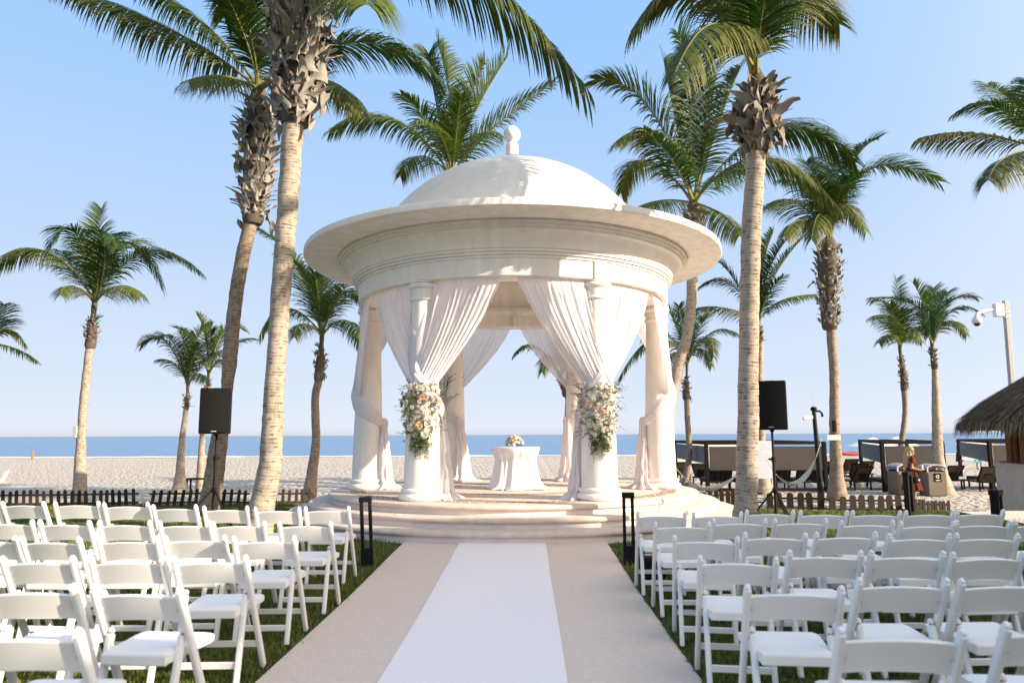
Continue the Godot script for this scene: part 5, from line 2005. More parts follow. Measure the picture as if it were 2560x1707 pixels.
func people() -> void:
	# a woman in a rust dress walking to the right past the bins
	var t := thing("person", "woman with long blond hair in a rust red dress walking past the litter bins", "person", Vector3(11.3, SAND, -22.1), deg_to_rad(-6), "")
	var b := MB.new()
	body(b, [
		[v3(0, 0.92, 0), v3(0.01, 1.12, 0), 0.125, 0.112], [v3(0.01, 1.12, 0), v3(0.015, 1.33, 0), 0.115, 0.115], [v3(0.01, 1.36, -0.135), v3(0.01, 1.36, 0.135), 0.052, 0.052],
		[v3(0.01, 1.38, 0), v3(0.03, 1.48, 0), 0.055, 0.050],
		[v3(0.01, 0.92, -0.075), v3(0.10, 0.50, -0.07), 0.088, 0.056], [v3(0.10, 0.50, -0.07), v3(0.08, 0.10, -0.065), 0.055, 0.034], [v3(0.08, 0.06, -0.065), v3(0.21, 0.03, -0.065), 0.038, 0.026],
		[v3(-0.01, 0.92, 0.075), v3(-0.04, 0.50, 0.07), 0.088, 0.056], [v3(-0.04, 0.50, 0.07), v3(-0.16, 0.12, 0.07), 0.055, 0.034], [v3(-0.17, 0.09, 0.07), v3(-0.06, 0.03, 0.07), 0.036, 0.026],
		[v3(0.0, 1.35, 0.165), v3(-0.05, 1.09, 0.21), 0.046, 0.037], [v3(-0.05, 1.09, 0.21), v3(0.20, 1.03, 0.17), 0.037, 0.026],
		[v3(0.0, 1.35, -0.165), v3(0.02, 1.10, -0.20), 0.046, 0.037], [v3(0.02, 1.10, -0.20), v3(0.24, 1.07, -0.13), 0.037, 0.026]], 0.014, 0.03)
	body(b, head_bones(v3(0.035, 1.56, 0)), 0.006, 0.02)
	body(b, hand_bones(v3(0.20, 1.03, 0.17), v3(0.98, 0.1, -0.15).normalized(), v3(0.1, 0.5, -0.86).normalized()), 0.006, 0.008)
	body(b, hand_bones(v3(0.24, 1.07, -0.13), v3(0.98, 0.15, 0.1).normalized(), v3(0.1, -0.4, 0.9).normalized()), 0.006, 0.008)
	put("body", b.mesh(), M.skin, t)
	b = MB.new()
	var rows := []
	var nf := noise(FastNoiseLite.TYPE_SIMPLEX_SMOOTH, 1.0, 2, 95)
	for e in [[0.44, 0.285, 0.255], [0.50, 0.27, 0.245], [0.62, 0.235, 0.225], [0.76, 0.20, 0.20], [0.90, 0.158, 0.172], [1.0, 0.138, 0.150], [1.10, 0.130, 0.140], [1.20, 0.138, 0.150], [1.30, 0.138, 0.165], [1.37, 0.115, 0.175], [1.425, 0.075, 0.125], [1.44, 0.06, 0.085]]:
		var p := PackedVector3Array()
		for j in 65:
			var a := TAU * (j % 64) / 64.0
			var skirt := maxf(0.0, 0.95 - e[0]) / 0.5
			var f: float = 1.0 + skirt * (0.07 * sin(a * 11.0 + nf.get_noise_2d(cos(a), sin(a)) * 4.0) + 0.06 * sin(a * 3.0))
			p.append(v3(sin(a) * e[1] * f + 0.012, e[0] + 0.012 * sin(a * 4.0) * skirt, cos(a) * e[2] * f))
		rows.append(p)
	b.grid(rows)
	for s: float in [-1.0, 1.0]:
		b.tube(PackedVector3Array([v3(0.01, 1.40, s * 0.11), v3(-0.005, 1.345, s * 0.18), v3(-0.03, 1.23, s * 0.205)]), PackedFloat32Array([0.06, 0.062, 0.066]), 12, false)
	put("dress", b.mesh(), M.rust, t)
	b = MB.new()
	body(b, [[v3(-0.01, 1.60, -0.02), v3(0.02, 1.63, 0.02), 0.098, 0.092], [v3(-0.05, 1.60, 0.0), v3(-0.10, 1.42, 0.0), 0.085, 0.075], [v3(-0.09, 1.46, 0.05), v3(-0.13, 1.16, 0.06), 0.065, 0.050], [v3(-0.09, 1.46, -0.05), v3(-0.15, 1.12, -0.05), 0.062, 0.045], [v3(-0.02, 1.52, 0.085), v3(-0.05, 1.24, 0.125), 0.035, 0.030], [v3(-0.13, 1.18, 0.03), v3(-0.16, 1.04, 0.02), 0.055, 0.022]], 0.010, 0.03)
	put("hair", b.mesh(), M.blond, t)
	b = MB.new()
	b.bar(v3(0.121, 1.575, -0.065), v3(0.121, 1.575, 0.065), 0.042, 0.012, 0.004, Vector3.UP)
	for s: float in [-1.0, 1.0]: b.bar(v3(0.12, 1.585, s * 0.068), v3(0.02, 1.575, s * 0.090), 0.010, 0.006, 0.0, Vector3.UP)
	put("sunglasses", b.mesh(), M.lens, t)
	var cup := thing("paper_cup", "small white cup in the hand of the woman in the rust dress", "cup", Vector3(11.60, SAND + 1.02, -22.05))
	b = MB.new()
	b.lathe(Vector3.ZERO, PackedVector2Array([Vector2(0.001, 0.0), Vector2(0.030, 0.0), Vector2(0.042, 0.12), Vector2(0.044, 0.125), Vector2(0.040, 0.125)]), 20)
	put("cup", b.mesh(), M.white, cup)
	b = MB.new()
	b.lathe(Vector3(0, 0.125, 0), PackedVector2Array([Vector2(0.045, 0.0), Vector2(0.045, 0.01), Vector2(0.03, 0.018), Vector2(0.001, 0.018)]), 20)
	put("lid", b.mesh(), M.white, cup)
	var bag := thing("shoulder_bag", "small black shoulder bag with a white badge hanging at the woman's hip", "bag", Vector3(11.36, SAND + 0.70, -21.86), deg_to_rad(12))
	b = MB.new()
	b.box(Vector3(0, 0.07, 0), Vector3(0.20, 0.17, 0.06), Basis.IDENTITY, 0.02)
	put("pouch", b.mesh(), M.black, bag)
	b = MB.new()
	b.lathe(Vector3.ZERO, PackedVector2Array([Vector2(0.028, 0.0), Vector2(0.026, 0.006), Vector2(0.001, 0.006)]), 16)
	put("badge", b.mesh(), M.white, bag, Vector3(0.02, 0.05, 0.031), Basis(Vector3.RIGHT, PI / 2))
	b = MB.new()
	b.tube(PackedVector3Array([v3(-0.09, 0.13, 0), v3(-0.10, 0.42, -0.06), v3(-0.06, 0.72, -0.22), v3(0.02, 0.45, -0.05), v3(0.09, 0.13, 0)]), PackedFloat32Array([0.008, 0.008, 0.008, 0.008, 0.008]), 5)
	put("strap", b.mesh(), M.black, bag)
	# two bathers far out on the sand
	for e in [["bare-chested bather in dark shorts standing half behind the far right shelter's post", Vector3(24.4, SAND, -42.3), -0.4, M.navy, true], ["dark haired bather in a pale shirt behind the far right sun shelter", Vector3(26.5, SAND, -44.0), -1.5, M.white, false]]:
		var p := thing("person", e[0], "person", e[1], e[2])
		b = MB.new()
		body(b, [[v3(0, 0.90, 0), v3(0.0, 1.14, 0), 0.135, 0.125], [v3(0.0, 1.14, 0), v3(0.01, 1.33, 0), 0.130, 0.135], [v3(0.0, 1.37, -0.16), v3(0.0, 1.37, 0.16), 0.058, 0.058], [v3(0, 1.38, 0), v3(0.02, 1.50, 0), 0.058, 0.052],
			[v3(0, 0.90, -0.09), v3(0.03, 0.48, -0.10), 0.092, 0.060], [v3(0.03, 0.48, -0.10), v3(0.0, 0.08, -0.10), 0.060, 0.040], [v3(0, 0.05, -0.10), v3(0.14, 0.03, -0.10), 0.042, 0.028],
			[v3(0, 0.90, 0.09), v3(0.0, 0.48, 0.10), 0.092, 0.060], [v3(0.0, 0.48, 0.10), v3(-0.05, 0.08, 0.11), 0.060, 0.040], [v3(-0.05, 0.05, 0.11), v3(0.09, 0.03, 0.11), 0.042, 0.028],
			[v3(0, 1.36, 0.20), v3(-0.03, 1.08, 0.26), 0.052, 0.042], [v3(-0.03, 1.08, 0.26), v3(0.10, 0.86, 0.25), 0.041, 0.030], [v3(0, 1.36, -0.20), v3(-0.03, 1.08, -0.26), 0.052, 0.042], [v3(-0.03, 1.08, -0.26), v3(0.16, 0.95, -0.22), 0.041, 0.030]], 0.018, 0.035)
		body(b, head_bones(v3(0.03, 1.60, 0)), 0.009, 0.02)
		body(b, hand_bones(v3(0.10, 0.86, 0.25), v3(0.4, -0.9, 0).normalized(), v3(0.9, 0.4, -0.2).normalized()), 0.008, 0.008)
		body(b, hand_bones(v3(0.16, 0.95, -0.22), v3(0.8, -0.5, 0.1).normalized(), v3(0.4, 0.6, 0.6).normalized()), 0.008, 0.008)
		put("body", b.mesh(), M.skin, p)
		b = MB.new()
		body(b, [[v3(-0.015, 1.655, -0.02), v3(0.0, 1.67, 0.02), 0.092, 0.086]], 0.012, 0.02)
		put("hair", b.mesh(), M.dark_hair, p)
		b = MB.new()
		rows = []
		var cut: Array = [[0.50, 0.20, 0.225], [0.70, 0.18, 0.21], [0.90, 0.155, 0.18], [1.0, 0.145, 0.165]] if e[4] else [[0.80, 0.20, 0.23], [1.0, 0.165, 0.19], [1.2, 0.155, 0.175], [1.36, 0.14, 0.20], [1.43, 0.07, 0.10]]
		for c in cut:
			var q := PackedVector3Array()
			for j in 33:
				var a := TAU * (j % 32) / 32.0
				q.append(v3(sin(a) * c[1], c[0], cos(a) * c[2]))
			rows.append(q)
		b.grid(rows)
		if not e[4]:
			for s: float in [-1.0, 1.0]: b.tube(PackedVector3Array([v3(0, 1.40, s * 0.13), v3(-0.01, 1.33, s * 0.215), v3(-0.03, 1.10, s * 0.262)]), PackedFloat32Array([0.066, 0.068, 0.062]), 12, false)
		put("shorts" if e[4] else "shirt", b.mesh(), e[3], p)
	var towel := thing("beach_towel", "turquoise towel held by the dark haired bather", "towel", Vector3(26.2, SAND + 0.38, -43.75))
	b = MB.new()
	rows = []
	for k in 9:
		var q := PackedVector3Array()
		for j in 11:
			q.append(v3(lerpf(-0.26, 0.26, j / 10.0), lerpf(0.78, 0.0, k / 8.0), 0.03 * sin(j * 1.3 + k * 0.2)))
		rows.append(q)
	b.grid(rows, 1.0, 1.0, true)
	put("cloth", b.mesh(), M.turquoise, towel)
	b = MB.new()
	b.bar(v3(-0.265, 0.04, 0.0), v3(0.265, 0.04, 0.0), 0.05, 0.075, 0.012, Vector3.UP)
	put("hem", b.mesh(), M.turquoise, towel)


func _ready() -> void:
	light_and_lens()
	make_materials()
	land()
	pavilion()
	shade_blocks()
	for k in 7: husk_shapes.append(husk_mesh(500 + k))
	var palm: Node3D
	coconut_palm("tall pale coconut palm left of the pavilion, its shaggy husked top leaving the picture", Vector3(-3.86, 0.06, -10.65), [0.00, -0.09, 0.21, 0.06, 0.50, 0.17, 0.15, 1.02, 0.16, 0.17, 2.19, 0.14, 0.21, 3.41, 0.14, 0.26, 4.66, 0.15, 0.31, 6.20, 0.16], [0.34, 6.26, 0.34, 0.39, 7.28, 0.45, 0.35, 8.45, 0.55], 136, Vector3(0.46, 9.09, 0), [
		[2.21, -0.18, 0.00, 4.32, -2.36, 0.00, 0.95],
		[-0.26, 0.01, 1.42, -0.44, -1.58, 2.74, 0.50],
		[1.09, -1.53, 1.54, 1.62, -2.83, 2.97, 0.70],
		[-0.28, 2.54, -1.36, -0.44, 4.39, -2.61, 0.30],
		[-1.42, 1.14, -1.45, -2.53, 0.58, -2.80, 0.70],
		[1.40, -0.31, 1.33, 2.39, -1.50, 2.55, 0.60],
		[0.08, 0.30, 1.29, 0.13, -0.21, 2.48, 0.30]])
	coconut_palm("leaning coconut palm rising behind the left loudspeaker, with a long husked top", Vector3(-5.85, 0.06, -13.60), [0.00, -0.05, 0.18, 0.13, 1.25, 0.16, 0.24, 2.25, 0.10, 0.27, 2.90, 0.14, 0.30, 3.55, 0.13, 0.35, 4.21, 0.13, 0.44, 4.88, 0.13, 0.53, 5.43, 0.13], [0.60, 5.58, 0.28, 0.61, 6.76, 0.36, 0.63, 7.95, 0.31], 110, Vector3(0.60, 8.23, 0), [
		[-1.71, 1.21, 0.00, -4.13, 2.28, 0.00, 0.75],
		[-1.19, 1.42, 0.00, -2.66, 2.30, 0.00, 0.70],
		[0.06, 0.87, 0.76, -0.09, 1.80, 1.46, 0.45],
		[1.86, 1.06, -0.20, 3.42, 0.42, -0.38, 0.60],
		[1.57, -0.43, 1.22, 2.63, -1.57, 2.35, 0.80],
		[-0.07, 2.12, -0.98, 0.02, 3.84, -1.88, 0.40],
		[-0.07, 0.85, 0.85, -0.36, 1.45, 1.64, 0.50],
		[-0.07, -0.48, 1.44, -0.06, -1.23, 2.77, 0.80],
		[1.11, -0.24, 1.38, 2.11, -0.52, 2.64, 0.60]])
	coconut_palm("dark crowned coconut palm at left with a small lamp box on its trunk", Vector3(-13.04, -0.60, -21.50), [0.00, -0.05, 0.22, -0.06, 1.24, 0.16, -0.09, 2.21, 0.12, -0.07, 3.58, 0.12, -0.03, 4.57, 0.11], [-0.01, 4.81, 0.22, 0.02, 5.25, 0.34, 0.02, 5.74, 0.17], 26, Vector3(0.04, 6.12, 0), [
		[-1.64, 1.60, 0.00, -3.28, 1.05, 0.00, 0.75],
		[-0.28, 1.92, 0.73, -0.63, 1.29, 1.40, 0.60],
		[0.80, 1.64, 1.02, 1.69, 1.12, 1.96, 0.50],
		[-0.17, 1.47, -0.20, -0.23, 3.02, -0.38, 0.30],
		[1.42, 1.51, 0.00, 3.10, 0.95, 0.00, 0.60],
		[0.41, 2.02, -0.85, 1.21, 0.83, -1.63, 0.60],
		[-1.35, 1.27, -0.93, -2.31, 2.04, -1.78, 0.50],
		[1.33, 0.25, 1.12, 2.57, -0.19, 2.16, 0.80],
		[0.05, 0.25, 1.21, 0.45, -0.24, 2.32, 0.80],
		[0.80, 0.57, 1.04, 1.39, 1.14, 2.00, 0.40],
		[-0.88, 1.39, -0.88, -1.77, 2.39, -1.68, 0.50]])
	coconut_palm("small young coconut palm on the sand between the left palm and the left loudspeaker", Vector3(-12.75, -0.60, -27.10), [0.00, -0.05, 0.29, -0.02, 0.77, 0.16, -0.01, 1.98, 0.11, 0.07, 3.05, 0.09], [0.09, 3.15, 0.13, 0.10, 3.45, 0.19, 0.10, 3.69, 0.12], 14, Vector3(0.10, 3.98, 0), [
		[-0.96, 1.68, 0.00, -1.86, 1.53, 0.00, 0.60],
		[-0.75, 1.66, -0.20, -1.42, 1.79, -0.38, 0.50],
		[0.12, 1.40, 0.00, 0.67, 2.25, 0.00, 0.40],
		[0.50, 0.72, 0.00, 1.19, 1.27, 0.00, 0.50],
		[-0.18, 0.70, 0.68, -0.48, 0.85, 1.32, 0.70],
		[0.79, 0.34, 0.94, 1.47, 0.06, 1.80, 0.80],
		[-0.27, 1.28, -0.21, -0.52, 2.07, -0.40, 0.30],
		[0.41, 0.88, 0.64, 0.94, 1.40, 1.23, 0.40]])
	coconut_palm("slender yellowish coconut palm half hidden behind the left loudspeaker", Vector3(-12.69, -0.60, -28.60), [0.00, -0.05, 0.15, 0.02, 2.12, 0.11, 0.09, 3.82, 0.08], [0.11, 3.94, 0.14, 0.12, 4.08, 0.20, 0.14, 4.35, 0.11], 12, Vector3(0.14, 4.58, 0), [
		[-0.75, 1.29, 0.00, -1.42, 1.79, 0.00, 0.40],
		[-0.21, 1.46, 0.00, -0.58, 2.30, 0.00, 0.30],
		[0.00, 1.30, 0.00, 0.07, 1.91, 0.00, 0.20],
		[0.14, 1.06, -0.45, 0.18, 1.81, -0.86, 0.30],
		[0.86, 1.01, 0.00, 1.74, 1.32, 0.00, 0.50],
		[0.46, 1.64, -0.20, 1.21, 1.70, -0.38, 0.40],
		[-0.00, 0.57, 0.80, 0.02, 0.65, 1.55, 0.70],
		[0.80, 0.41, 0.85, 1.47, 0.25, 1.64, 0.70]])
	coconut_palm("coconut palm close behind the left edge of the domed pavilion, under its brim", Vector3(-6.94, -0.60, -23.60), [0.00, -0.05, 0.25, 0.07, 0.84, 0.18, 0.17, 1.88, 0.14, 0.10, 3.27, 0.13, 0.19, 3.90, 0.13], [0.20, 3.94, 0.22, 0.23, 4.53, 0.35, 0.26, 5.06, 0.16], 26, Vector3(0.26, 5.36, 0), [
		[0.15, 0.95, 1.01, 0.27, 1.67, 1.94, 0.30],
		[-0.88, 2.28, -0.20, -2.43, 3.68, -0.38, 0.50],
		[-1.19, 0.90, 0.00, -2.05, -0.03, 0.00, 0.80],
		[0.70, 0.86, 1.09, 1.39, 1.31, 2.09, 0.50],
		[1.07, 0.28, 1.28, 1.86, -0.57, 2.47, 0.70],
		[0.26, 1.58, -1.19, 0.70, 1.57, -2.28, 0.60],
		[-0.21, 0.18, 1.36, -0.07, -0.42, 2.62, 0.80],
		[-0.72, 1.43, -0.74, -1.45, 2.71, -1.42, 0.50],
		[-0.18, 1.48, -1.02, -0.25, 2.54, -1.96, 0.40],
		[-0.45, 1.79, 0.20, -1.34, 2.55, 0.38, 0.50]])
	coconut_palm("coconut palm directly behind the dome, its fronds fanning out above it", Vector3(-2.36, -0.60, -20.00), [0.00, -0.05, 0.21, 0.00, 0.53, 0.17, -0.07, 3.48, 0.12, 0.11, 6.38, 0.11, 0.24, 8.45, 0.11], [0.24, 8.34, 0.16, 0.26, 8.69, 0.23, 0.27, 9.04, 0.16], 12, Vector3(0.27, 9.39, 0), [
		[-1.66, 1.69, 0.00, -3.44, 1.45, 0.00, 0.70],
		[-0.54, 1.14, 0.82, -1.18, 1.69, 1.57, 0.50],
		[-0.51, 2.46, 0.00, -0.69, 3.68, 0.00, 0.35],
		[-0.07, 2.24, -0.20, -0.49, 4.23, -0.38, 0.30],
		[0.56, 1.66, 0.00, 1.60, 3.56, 0.00, 0.35],
		[1.14, 1.35, 0.00, 2.95, 2.76, 0.00, 0.45],
		[0.37, 1.75, 0.20, 0.97, 3.17, 0.38, 0.35],
		[-0.17, 0.65, 1.28, -0.64, 0.57, 2.47, 0.70],
		[0.80, 0.50, 1.34, 1.38, 0.19, 2.57, 0.70],
		[0.24, 0.83, 1.10, 0.44, 1.36, 2.12, 0.40],
		[-1.11, 1.17, -1.43, -1.95, 1.02, -2.75, 0.80]])
	coconut_palm("coconut palm seen through the pavilion, left of its right front column", Vector3(1.29, -0.60, -25.50), [0.00, -0.05, 0.27, 0.00, 0.42, 0.22, 0.13, 1.91, 0.18, 0.20, 3.28, 0.15, 0.18, 3.84, 0.14], [0.15, 3.49, 0.28, 0.02, 3.84, 0.31, -0.09, 4.05, 0.22], 14, Vector3(-0.12, 4.15, 0), [
		[-0.84, 1.02, 0.00, -1.59, 0.77, 0.00, 0.70],
		[-0.41, 0.57, 0.99, -0.67, -0.05, 1.90, 0.80],
		[0.04, 0.89, -0.73, -0.21, 1.72, -1.40, 0.40],
		[0.52, 0.87, 0.71, 1.01, 0.92, 1.37, 0.50],
		[0.65, 0.45, 0.79, 1.24, -0.02, 1.52, 0.70],
		[0.33, 1.03, -0.69, 0.67, 1.70, -1.32, 0.40]])
	coconut_palm("coconut palm behind the right side of the pavilion, its curving trunk showing below the brim", Vector3(3.37, -0.60, -19.00), [0.00, -0.05, 0.23, 0.00, 0.74, 0.18, 0.37, 3.12, 0.15, 0.57, 3.85, 0.15, 0.83, 4.68, 0.14, 0.96, 5.52, 0.14, 1.02, 6.13, 0.15, 1.10, 7.30, 0.15], [1.11, 7.30, 0.36, 1.11, 7.79, 0.45, 1.12, 8.06, 0.36], 34, Vector3(1.13, 8.20, 0), [
		[-1.16, 2.74, 0.00, -2.55, 3.52, 0.00, 0.50],
		[0.10, 2.40, 0.20, -0.36, 4.62, 0.38, 0.50],
		[-1.09, 1.38, 1.07, -2.29, 0.91, 2.06, 0.75],
		[-1.05, 1.75, -1.38, -1.58, 1.20, -2.66, 0.75],
		[0.90, 2.57, -0.20, 1.52, 3.97, -0.38, 0.40],
		[1.79, 1.23, 0.00, 3.71, -0.06, 0.00, 0.75],
		[2.33, 2.15, -0.20, 4.51, 1.24, -0.38, 0.65],
		[0.33, -0.78, 1.51, 0.30, -1.70, 2.91, 0.85],
		[-0.51, 0.59, -1.52, -0.98, 0.85, -2.92, 0.80],
		[-0.37, 2.42, -0.20, -0.61, 4.26, -0.38, 0.40],
		[0.38, 1.90, 0.20, 0.61, 3.49, 0.38, 0.40],
		[-0.80, 0.75, 1.18, -1.67, 1.13, 2.27, 0.60],
		[0.32, 0.23, 1.42, 0.69, -0.06, 2.73, 0.70]])
	coconut_palm("tall coconut palm right of the pavilion with a ruff of brown husks under its crown", Vector3(2.79, 0.06, -9.90), [0.00, -0.06, 0.15, 0.10, 0.63, 0.14, 0.16, 1.52, 0.14, 0.21, 2.43, 0.13, 0.27, 3.37, 0.13, 0.34, 4.34, 0.13, 0.43, 5.22, 0.13, 0.43, 5.34, 0.13], [0.45, 5.43, 0.26, 0.50, 5.87, 0.45, 0.51, 6.33, 0.25], 70, Vector3(0.49, 6.47, 0), [
		[-0.25, 1.10, 0.00, -1.22, 2.62, 0.00, 0.60],
		[-0.77, 1.45, 0.00, -1.75, 0.70, 0.00, 0.80],
		[0.34, 1.76, -1.19, 0.59, 3.73, -2.28, 0.40],
		[0.24, 1.15, 0.00, 1.55, 2.31, 0.00, 0.60],
		[-0.89, -0.06, 1.45, -1.74, -1.37, 2.80, 0.85],
		[0.92, 2.16, -1.39, 2.44, 2.33, -2.67, 0.75],
		[-0.45, 0.82, 1.08, -0.65, 0.80, 2.07, 0.40],
		[-0.29, 0.19, 1.20, -0.43, 0.38, 2.30, 0.50],
		[-0.27, 2.11, -1.07, -0.96, 3.37, -2.05, 0.60]])
	coconut_palm("coconut palm behind the right loudspeaker, mostly hidden by a taller palm trunk", Vector3(8.25, -0.60, -26.20), [0.00, -0.05, 0.32, -0.00, 0.82, 0.21, -0.00, 2.00, 0.16, 0.06, 4.10, 0.12, 0.16, 5.80, 0.11], [0.12, 5.43, 0.20, 0.13, 5.80, 0.26, 0.12, 5.97, 0.14], 14, Vector3(0.11, 6.05, 0), [
		[-0.97, 1.45, 0.00, -2.06, 1.34, 0.00, 0.60],
		[-1.16, 0.42, 0.57, -2.38, 0.39, 1.10, 0.75],
		[-0.83, 1.76, -0.20, -1.40, 2.41, -0.38, 0.50],
		[0.20, 1.86, 0.00, 0.69, 3.34, 0.00, 0.30],
		[0.57, 1.56, 0.00, 1.67, 3.03, 0.00, 0.40],
		[0.44, 1.75, -0.20, 1.30, 3.14, -0.38, 0.35],
		[0.72, 0.75, 0.00, 2.06, 1.03, 0.00, 0.70],
		[-0.17, 1.52, 0.20, -0.50, 3.04, 0.38, 0.30],
		[0.12, 0.83, 0.74, 0.47, 1.40, 1.42, 0.50]])
	coconut_palm("small coconut palm with a narrow grey trunk just right of the right outer column", Vector3(6.16, -0.60, -29.30), [0.00, -0.05, 0.14, 0.23, 1.33, 0.12, 0.20, 3.00, 0.11, 0.21, 3.47, 0.11], [0.19, 3.54, 0.21, 0.21, 4.01, 0.29, 0.24, 4.42, 0.11], 18, Vector3(0.27, 4.90, 0), [
		[-1.28, 1.00, 0.20, -2.76, -0.56, 0.38, 0.75],
		[-0.34, 1.33, 0.00, -0.75, 2.28, 0.00, 0.40],
		[-0.21, 1.21, 0.40, -0.42, 2.21, 0.77, 0.30],
		[1.00, 1.22, 0.00, 2.11, 1.12, 0.00, 0.60],
		[0.52, 0.92, 1.07, 0.55, 0.04, 2.06, 0.80],
		[0.61, 1.34, -0.57, 1.25, 2.15, -1.09, 0.40],
		[-0.67, 0.33, 1.14, -1.16, -0.16, 2.19, 0.80],
		[0.29, 1.19, -0.65, 0.63, 2.28, -1.24, 0.30],
		[-0.75, 1.37, -0.75, -1.47, 1.13, -1.44, 0.60],
		[0.27, 0.48, 1.10, 0.45, -0.31, 2.11, 0.85]])
	coconut_palm("coconut palm with a long shaggy husked trunk bearing a small white sign", Vector3(9.72, -0.60, -23.60), [0.00, -0.05, 0.31, 0.03, 0.94, 0.20, 0.05, 2.27, 0.16, 0.13, 3.89, 0.14, 0.12, 5.32, 0.15], [0.09, 5.52, 0.34, 0.10, 6.93, 0.44, 0.15, 8.15, 0.47], 100, Vector3(0.27, 8.46, 0), [
		[1.41, 2.29, 0.00, 3.64, 1.89, 0.00, 0.50],
		[0.20, 1.93, -1.13, 0.23, 3.44, -2.17, 0.40],
		[0.58, 2.29, -0.93, 1.21, 3.69, -1.79, 0.40],
		[0.92, 2.44, -0.20, 1.93, 3.50, -0.38, 0.40],
		[-1.48, 0.76, 1.30, -2.87, 0.34, 2.51, 0.70],
		[-1.44, 0.15, 1.55, -2.57, -0.74, 2.99, 0.80],
		[-0.32, 0.65, 1.61, -0.27, -0.65, 3.10, 0.80],
		[-0.97, 0.29, 1.68, -1.90, -0.91, 3.24, 0.85],
		[0.00, 1.98, -1.26, -0.52, 2.83, -2.42, 0.60],
		[-0.00, 1.13, 1.23, 0.00, 1.36, 2.37, 0.50],
		[-0.70, 0.83, 1.37, -1.42, 1.16, 2.64, 0.50],
		[-0.36, 0.81, 1.44, -0.56, 0.86, 2.76, 0.60]])
	coconut_palm("left one of two slender palms standing together at far right", Vector3(14.37, -0.60, -29.00), [0.00, -0.05, 0.17, 0.00, 0.61, 0.14, 0.24, 2.03, 0.10, 0.41, 2.95, 0.10, 0.43, 3.81, 0.11], [0.43, 3.81, 0.17, 0.44, 4.42, 0.30, 0.38, 5.19, 0.14], 30, Vector3(0.38, 5.40, 0), [
		[-0.11, 1.72, -0.53, -0.46, 2.11, -1.02, 0.60],
		[-0.79, 1.02, 0.85, -1.79, 1.03, 1.63, 0.70],
		[0.03, 1.07, 0.00, 0.08, 2.80, 0.00, 0.30],
		[-0.85, 0.43, 1.08, -1.83, -0.02, 2.07, 0.75],
		[-0.19, 0.37, 1.07, -0.22, -0.00, 2.05, 0.70],
		[0.66, 1.27, -0.83, 1.35, 1.86, -1.60, 0.40],
		[-0.48, 0.88, 0.76, -1.01, 1.54, 1.46, 0.40]])
	coconut_palm("right one of two slender palms standing together at far right", Vector3(14.55, -0.60, -26.30), [0.00, -0.05, 0.32, -0.12, 1.09, 0.20, -0.08, 2.27, 0.16, -0.03, 3.47, 0.13, -0.00, 4.38, 0.09], [0.00, 4.44, 0.16, -0.02, 4.90, 0.23, -0.03, 5.14, 0.13], 14, Vector3(-0.02, 5.27, 0), [
		[-0.30, 1.33, -0.20, -1.63, 1.74, -0.38, 0.50],
		[-0.16, 1.28, 0.00, -0.52, 2.21, 0.00, 0.30],
		[0.69, 1.43, 0.00, 1.68, 1.65, 0.00, 0.50],
		[0.46, 1.08, 0.57, 1.10, 0.96, 1.09, 0.60],
		[0.08, 0.67, 0.98, 0.13, 0.05, 1.88, 0.75],
		[-0.67, 0.96, 1.14, -1.25, 0.06, 2.19, 0.60],
		[-0.95, 0.48, 1.10, -1.77, -0.02, 2.12, 0.75],
		[0.73, 1.40, -0.65, 1.42, 2.11, -1.25, 0.35],
		[0.43, 1.40, -0.62, 0.88, 2.26, -1.20, 0.30]])
	coconut_palm("coconut palm whose dark fronds and seed cluster reach in from the right edge", Vector3(11.06, -0.03, -16.00), [0.00, -0.05, 0.19, 0.33, 3.09, 0.13, 0.46, 5.75, 0.12, 0.54, 7.12, 0.12], [0.51, 6.85, 0.30, 0.54, 7.22, 0.39, 0.57, 7.59, 0.27], 20, Vector3(0.60, 7.82, 0), [
		[-1.48, 0.39, 0.00, -2.72, 0.32, 0.00, 0.75],
		[-0.90, 1.00, 0.00, -1.86, 0.92, 0.00, 0.60],
		[0.35, 1.47, -1.15, 0.34, 2.65, -2.22, 0.50],
		[-0.99, 0.43, 1.24, -1.91, 0.48, 2.38, 0.40],
		[1.39, 1.59, -1.12, 2.86, 2.71, -2.16, 0.50],
		[0.10, -0.07, 1.15, 0.05, -0.93, 2.21, 0.70],
		[-1.69, -0.63, 1.29, -2.91, -1.55, 2.49, 0.85]])
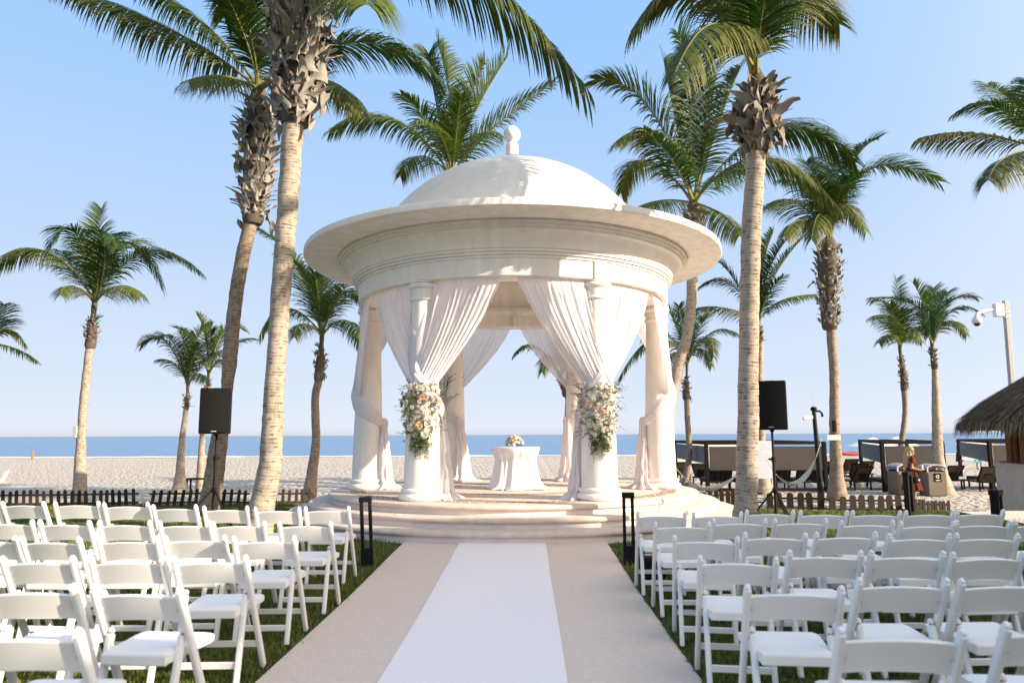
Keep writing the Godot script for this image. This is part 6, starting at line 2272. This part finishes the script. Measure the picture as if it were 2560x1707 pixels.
	coconut_palm("coconut palm mostly outside the left edge, two drooping frond tips showing low at the left", Vector3(-15.99, -0.60, -22.00), [0.00, -0.05, 0.18, -0.32, 3.21, 0.13, -0.43, 4.43, 0.12], [-0.43, 4.43, 0.24, -0.44, 4.62, 0.32, -0.46, 4.80, 0.20], 10, Vector3(-0.47, 4.95, 0), [
		[0.50, 0.44, 0.00, 1.14, -0.11, 0.00, 0.80],
		[0.82, -0.18, 0.00, 1.47, -0.53, 0.00, 0.70],
		[-0.43, 0.77, -1.11, -0.98, 1.06, -2.14, 0.50],
		[-0.85, 0.48, 0.00, -1.66, -0.26, 0.00, 0.70],
		[-1.08, 1.00, -0.90, -2.05, 1.82, -1.74, 0.40],
		[0.95, 0.55, 1.03, 1.78, 0.85, 1.98, 0.40]])
	fences()
	thatched_bar()
	# drapes: column, azimuth of the tie on its shaft, azimuth of the knot and tail, heights
	drape("white drape tied on the left front column, behind its rose arrangement", -30.0, 8.0, 112.0, 2.30, 1.80, 1, false)
	drape("white drape tied on the right front column, behind its rose arrangement", 30.0, -8.0, -112.0, 2.30, 1.80, 2, false)
	drape("white drape wound round the outer left column, its tail on the column's right", -90.0, -58.0, 82.0, 2.22, 1.72, 3, false)
	drape("white drape wound round the outer right column, its tail on the column's left", 90.0, 58.0, -78.0, 2.22, 1.72, 4, false)
	drape("sheer white drape on the rear left column, knotted in front with a long tail", -150.0, -68.0, 38.0, 2.10, 1.78, 5, true)
	drape("sheer white drape on the rear right column, knotted at its left with a long tail", 150.0, 60.0, -50.0, 2.10, 1.78, 6, true)
	altar_table()
	bouquet("hanging arrangement of white and blush roses on the left front column", Vector3(GX - 1.375, 1.78, GZ + 2.382), 101, true)
	bouquet("hanging arrangement of white and blush roses on the right front column", Vector3(GX + 1.375, 1.78, GZ + 2.382), 131, true)
	bouquet("low round bunch of white and blush roses on the small cloth-covered table", Vector3(-0.235, 1.272, -13.88), 151, false)
	lawn_things()
	chairs()
	beach()
	bins()
	poles_and_signs()
	people()
	grass()
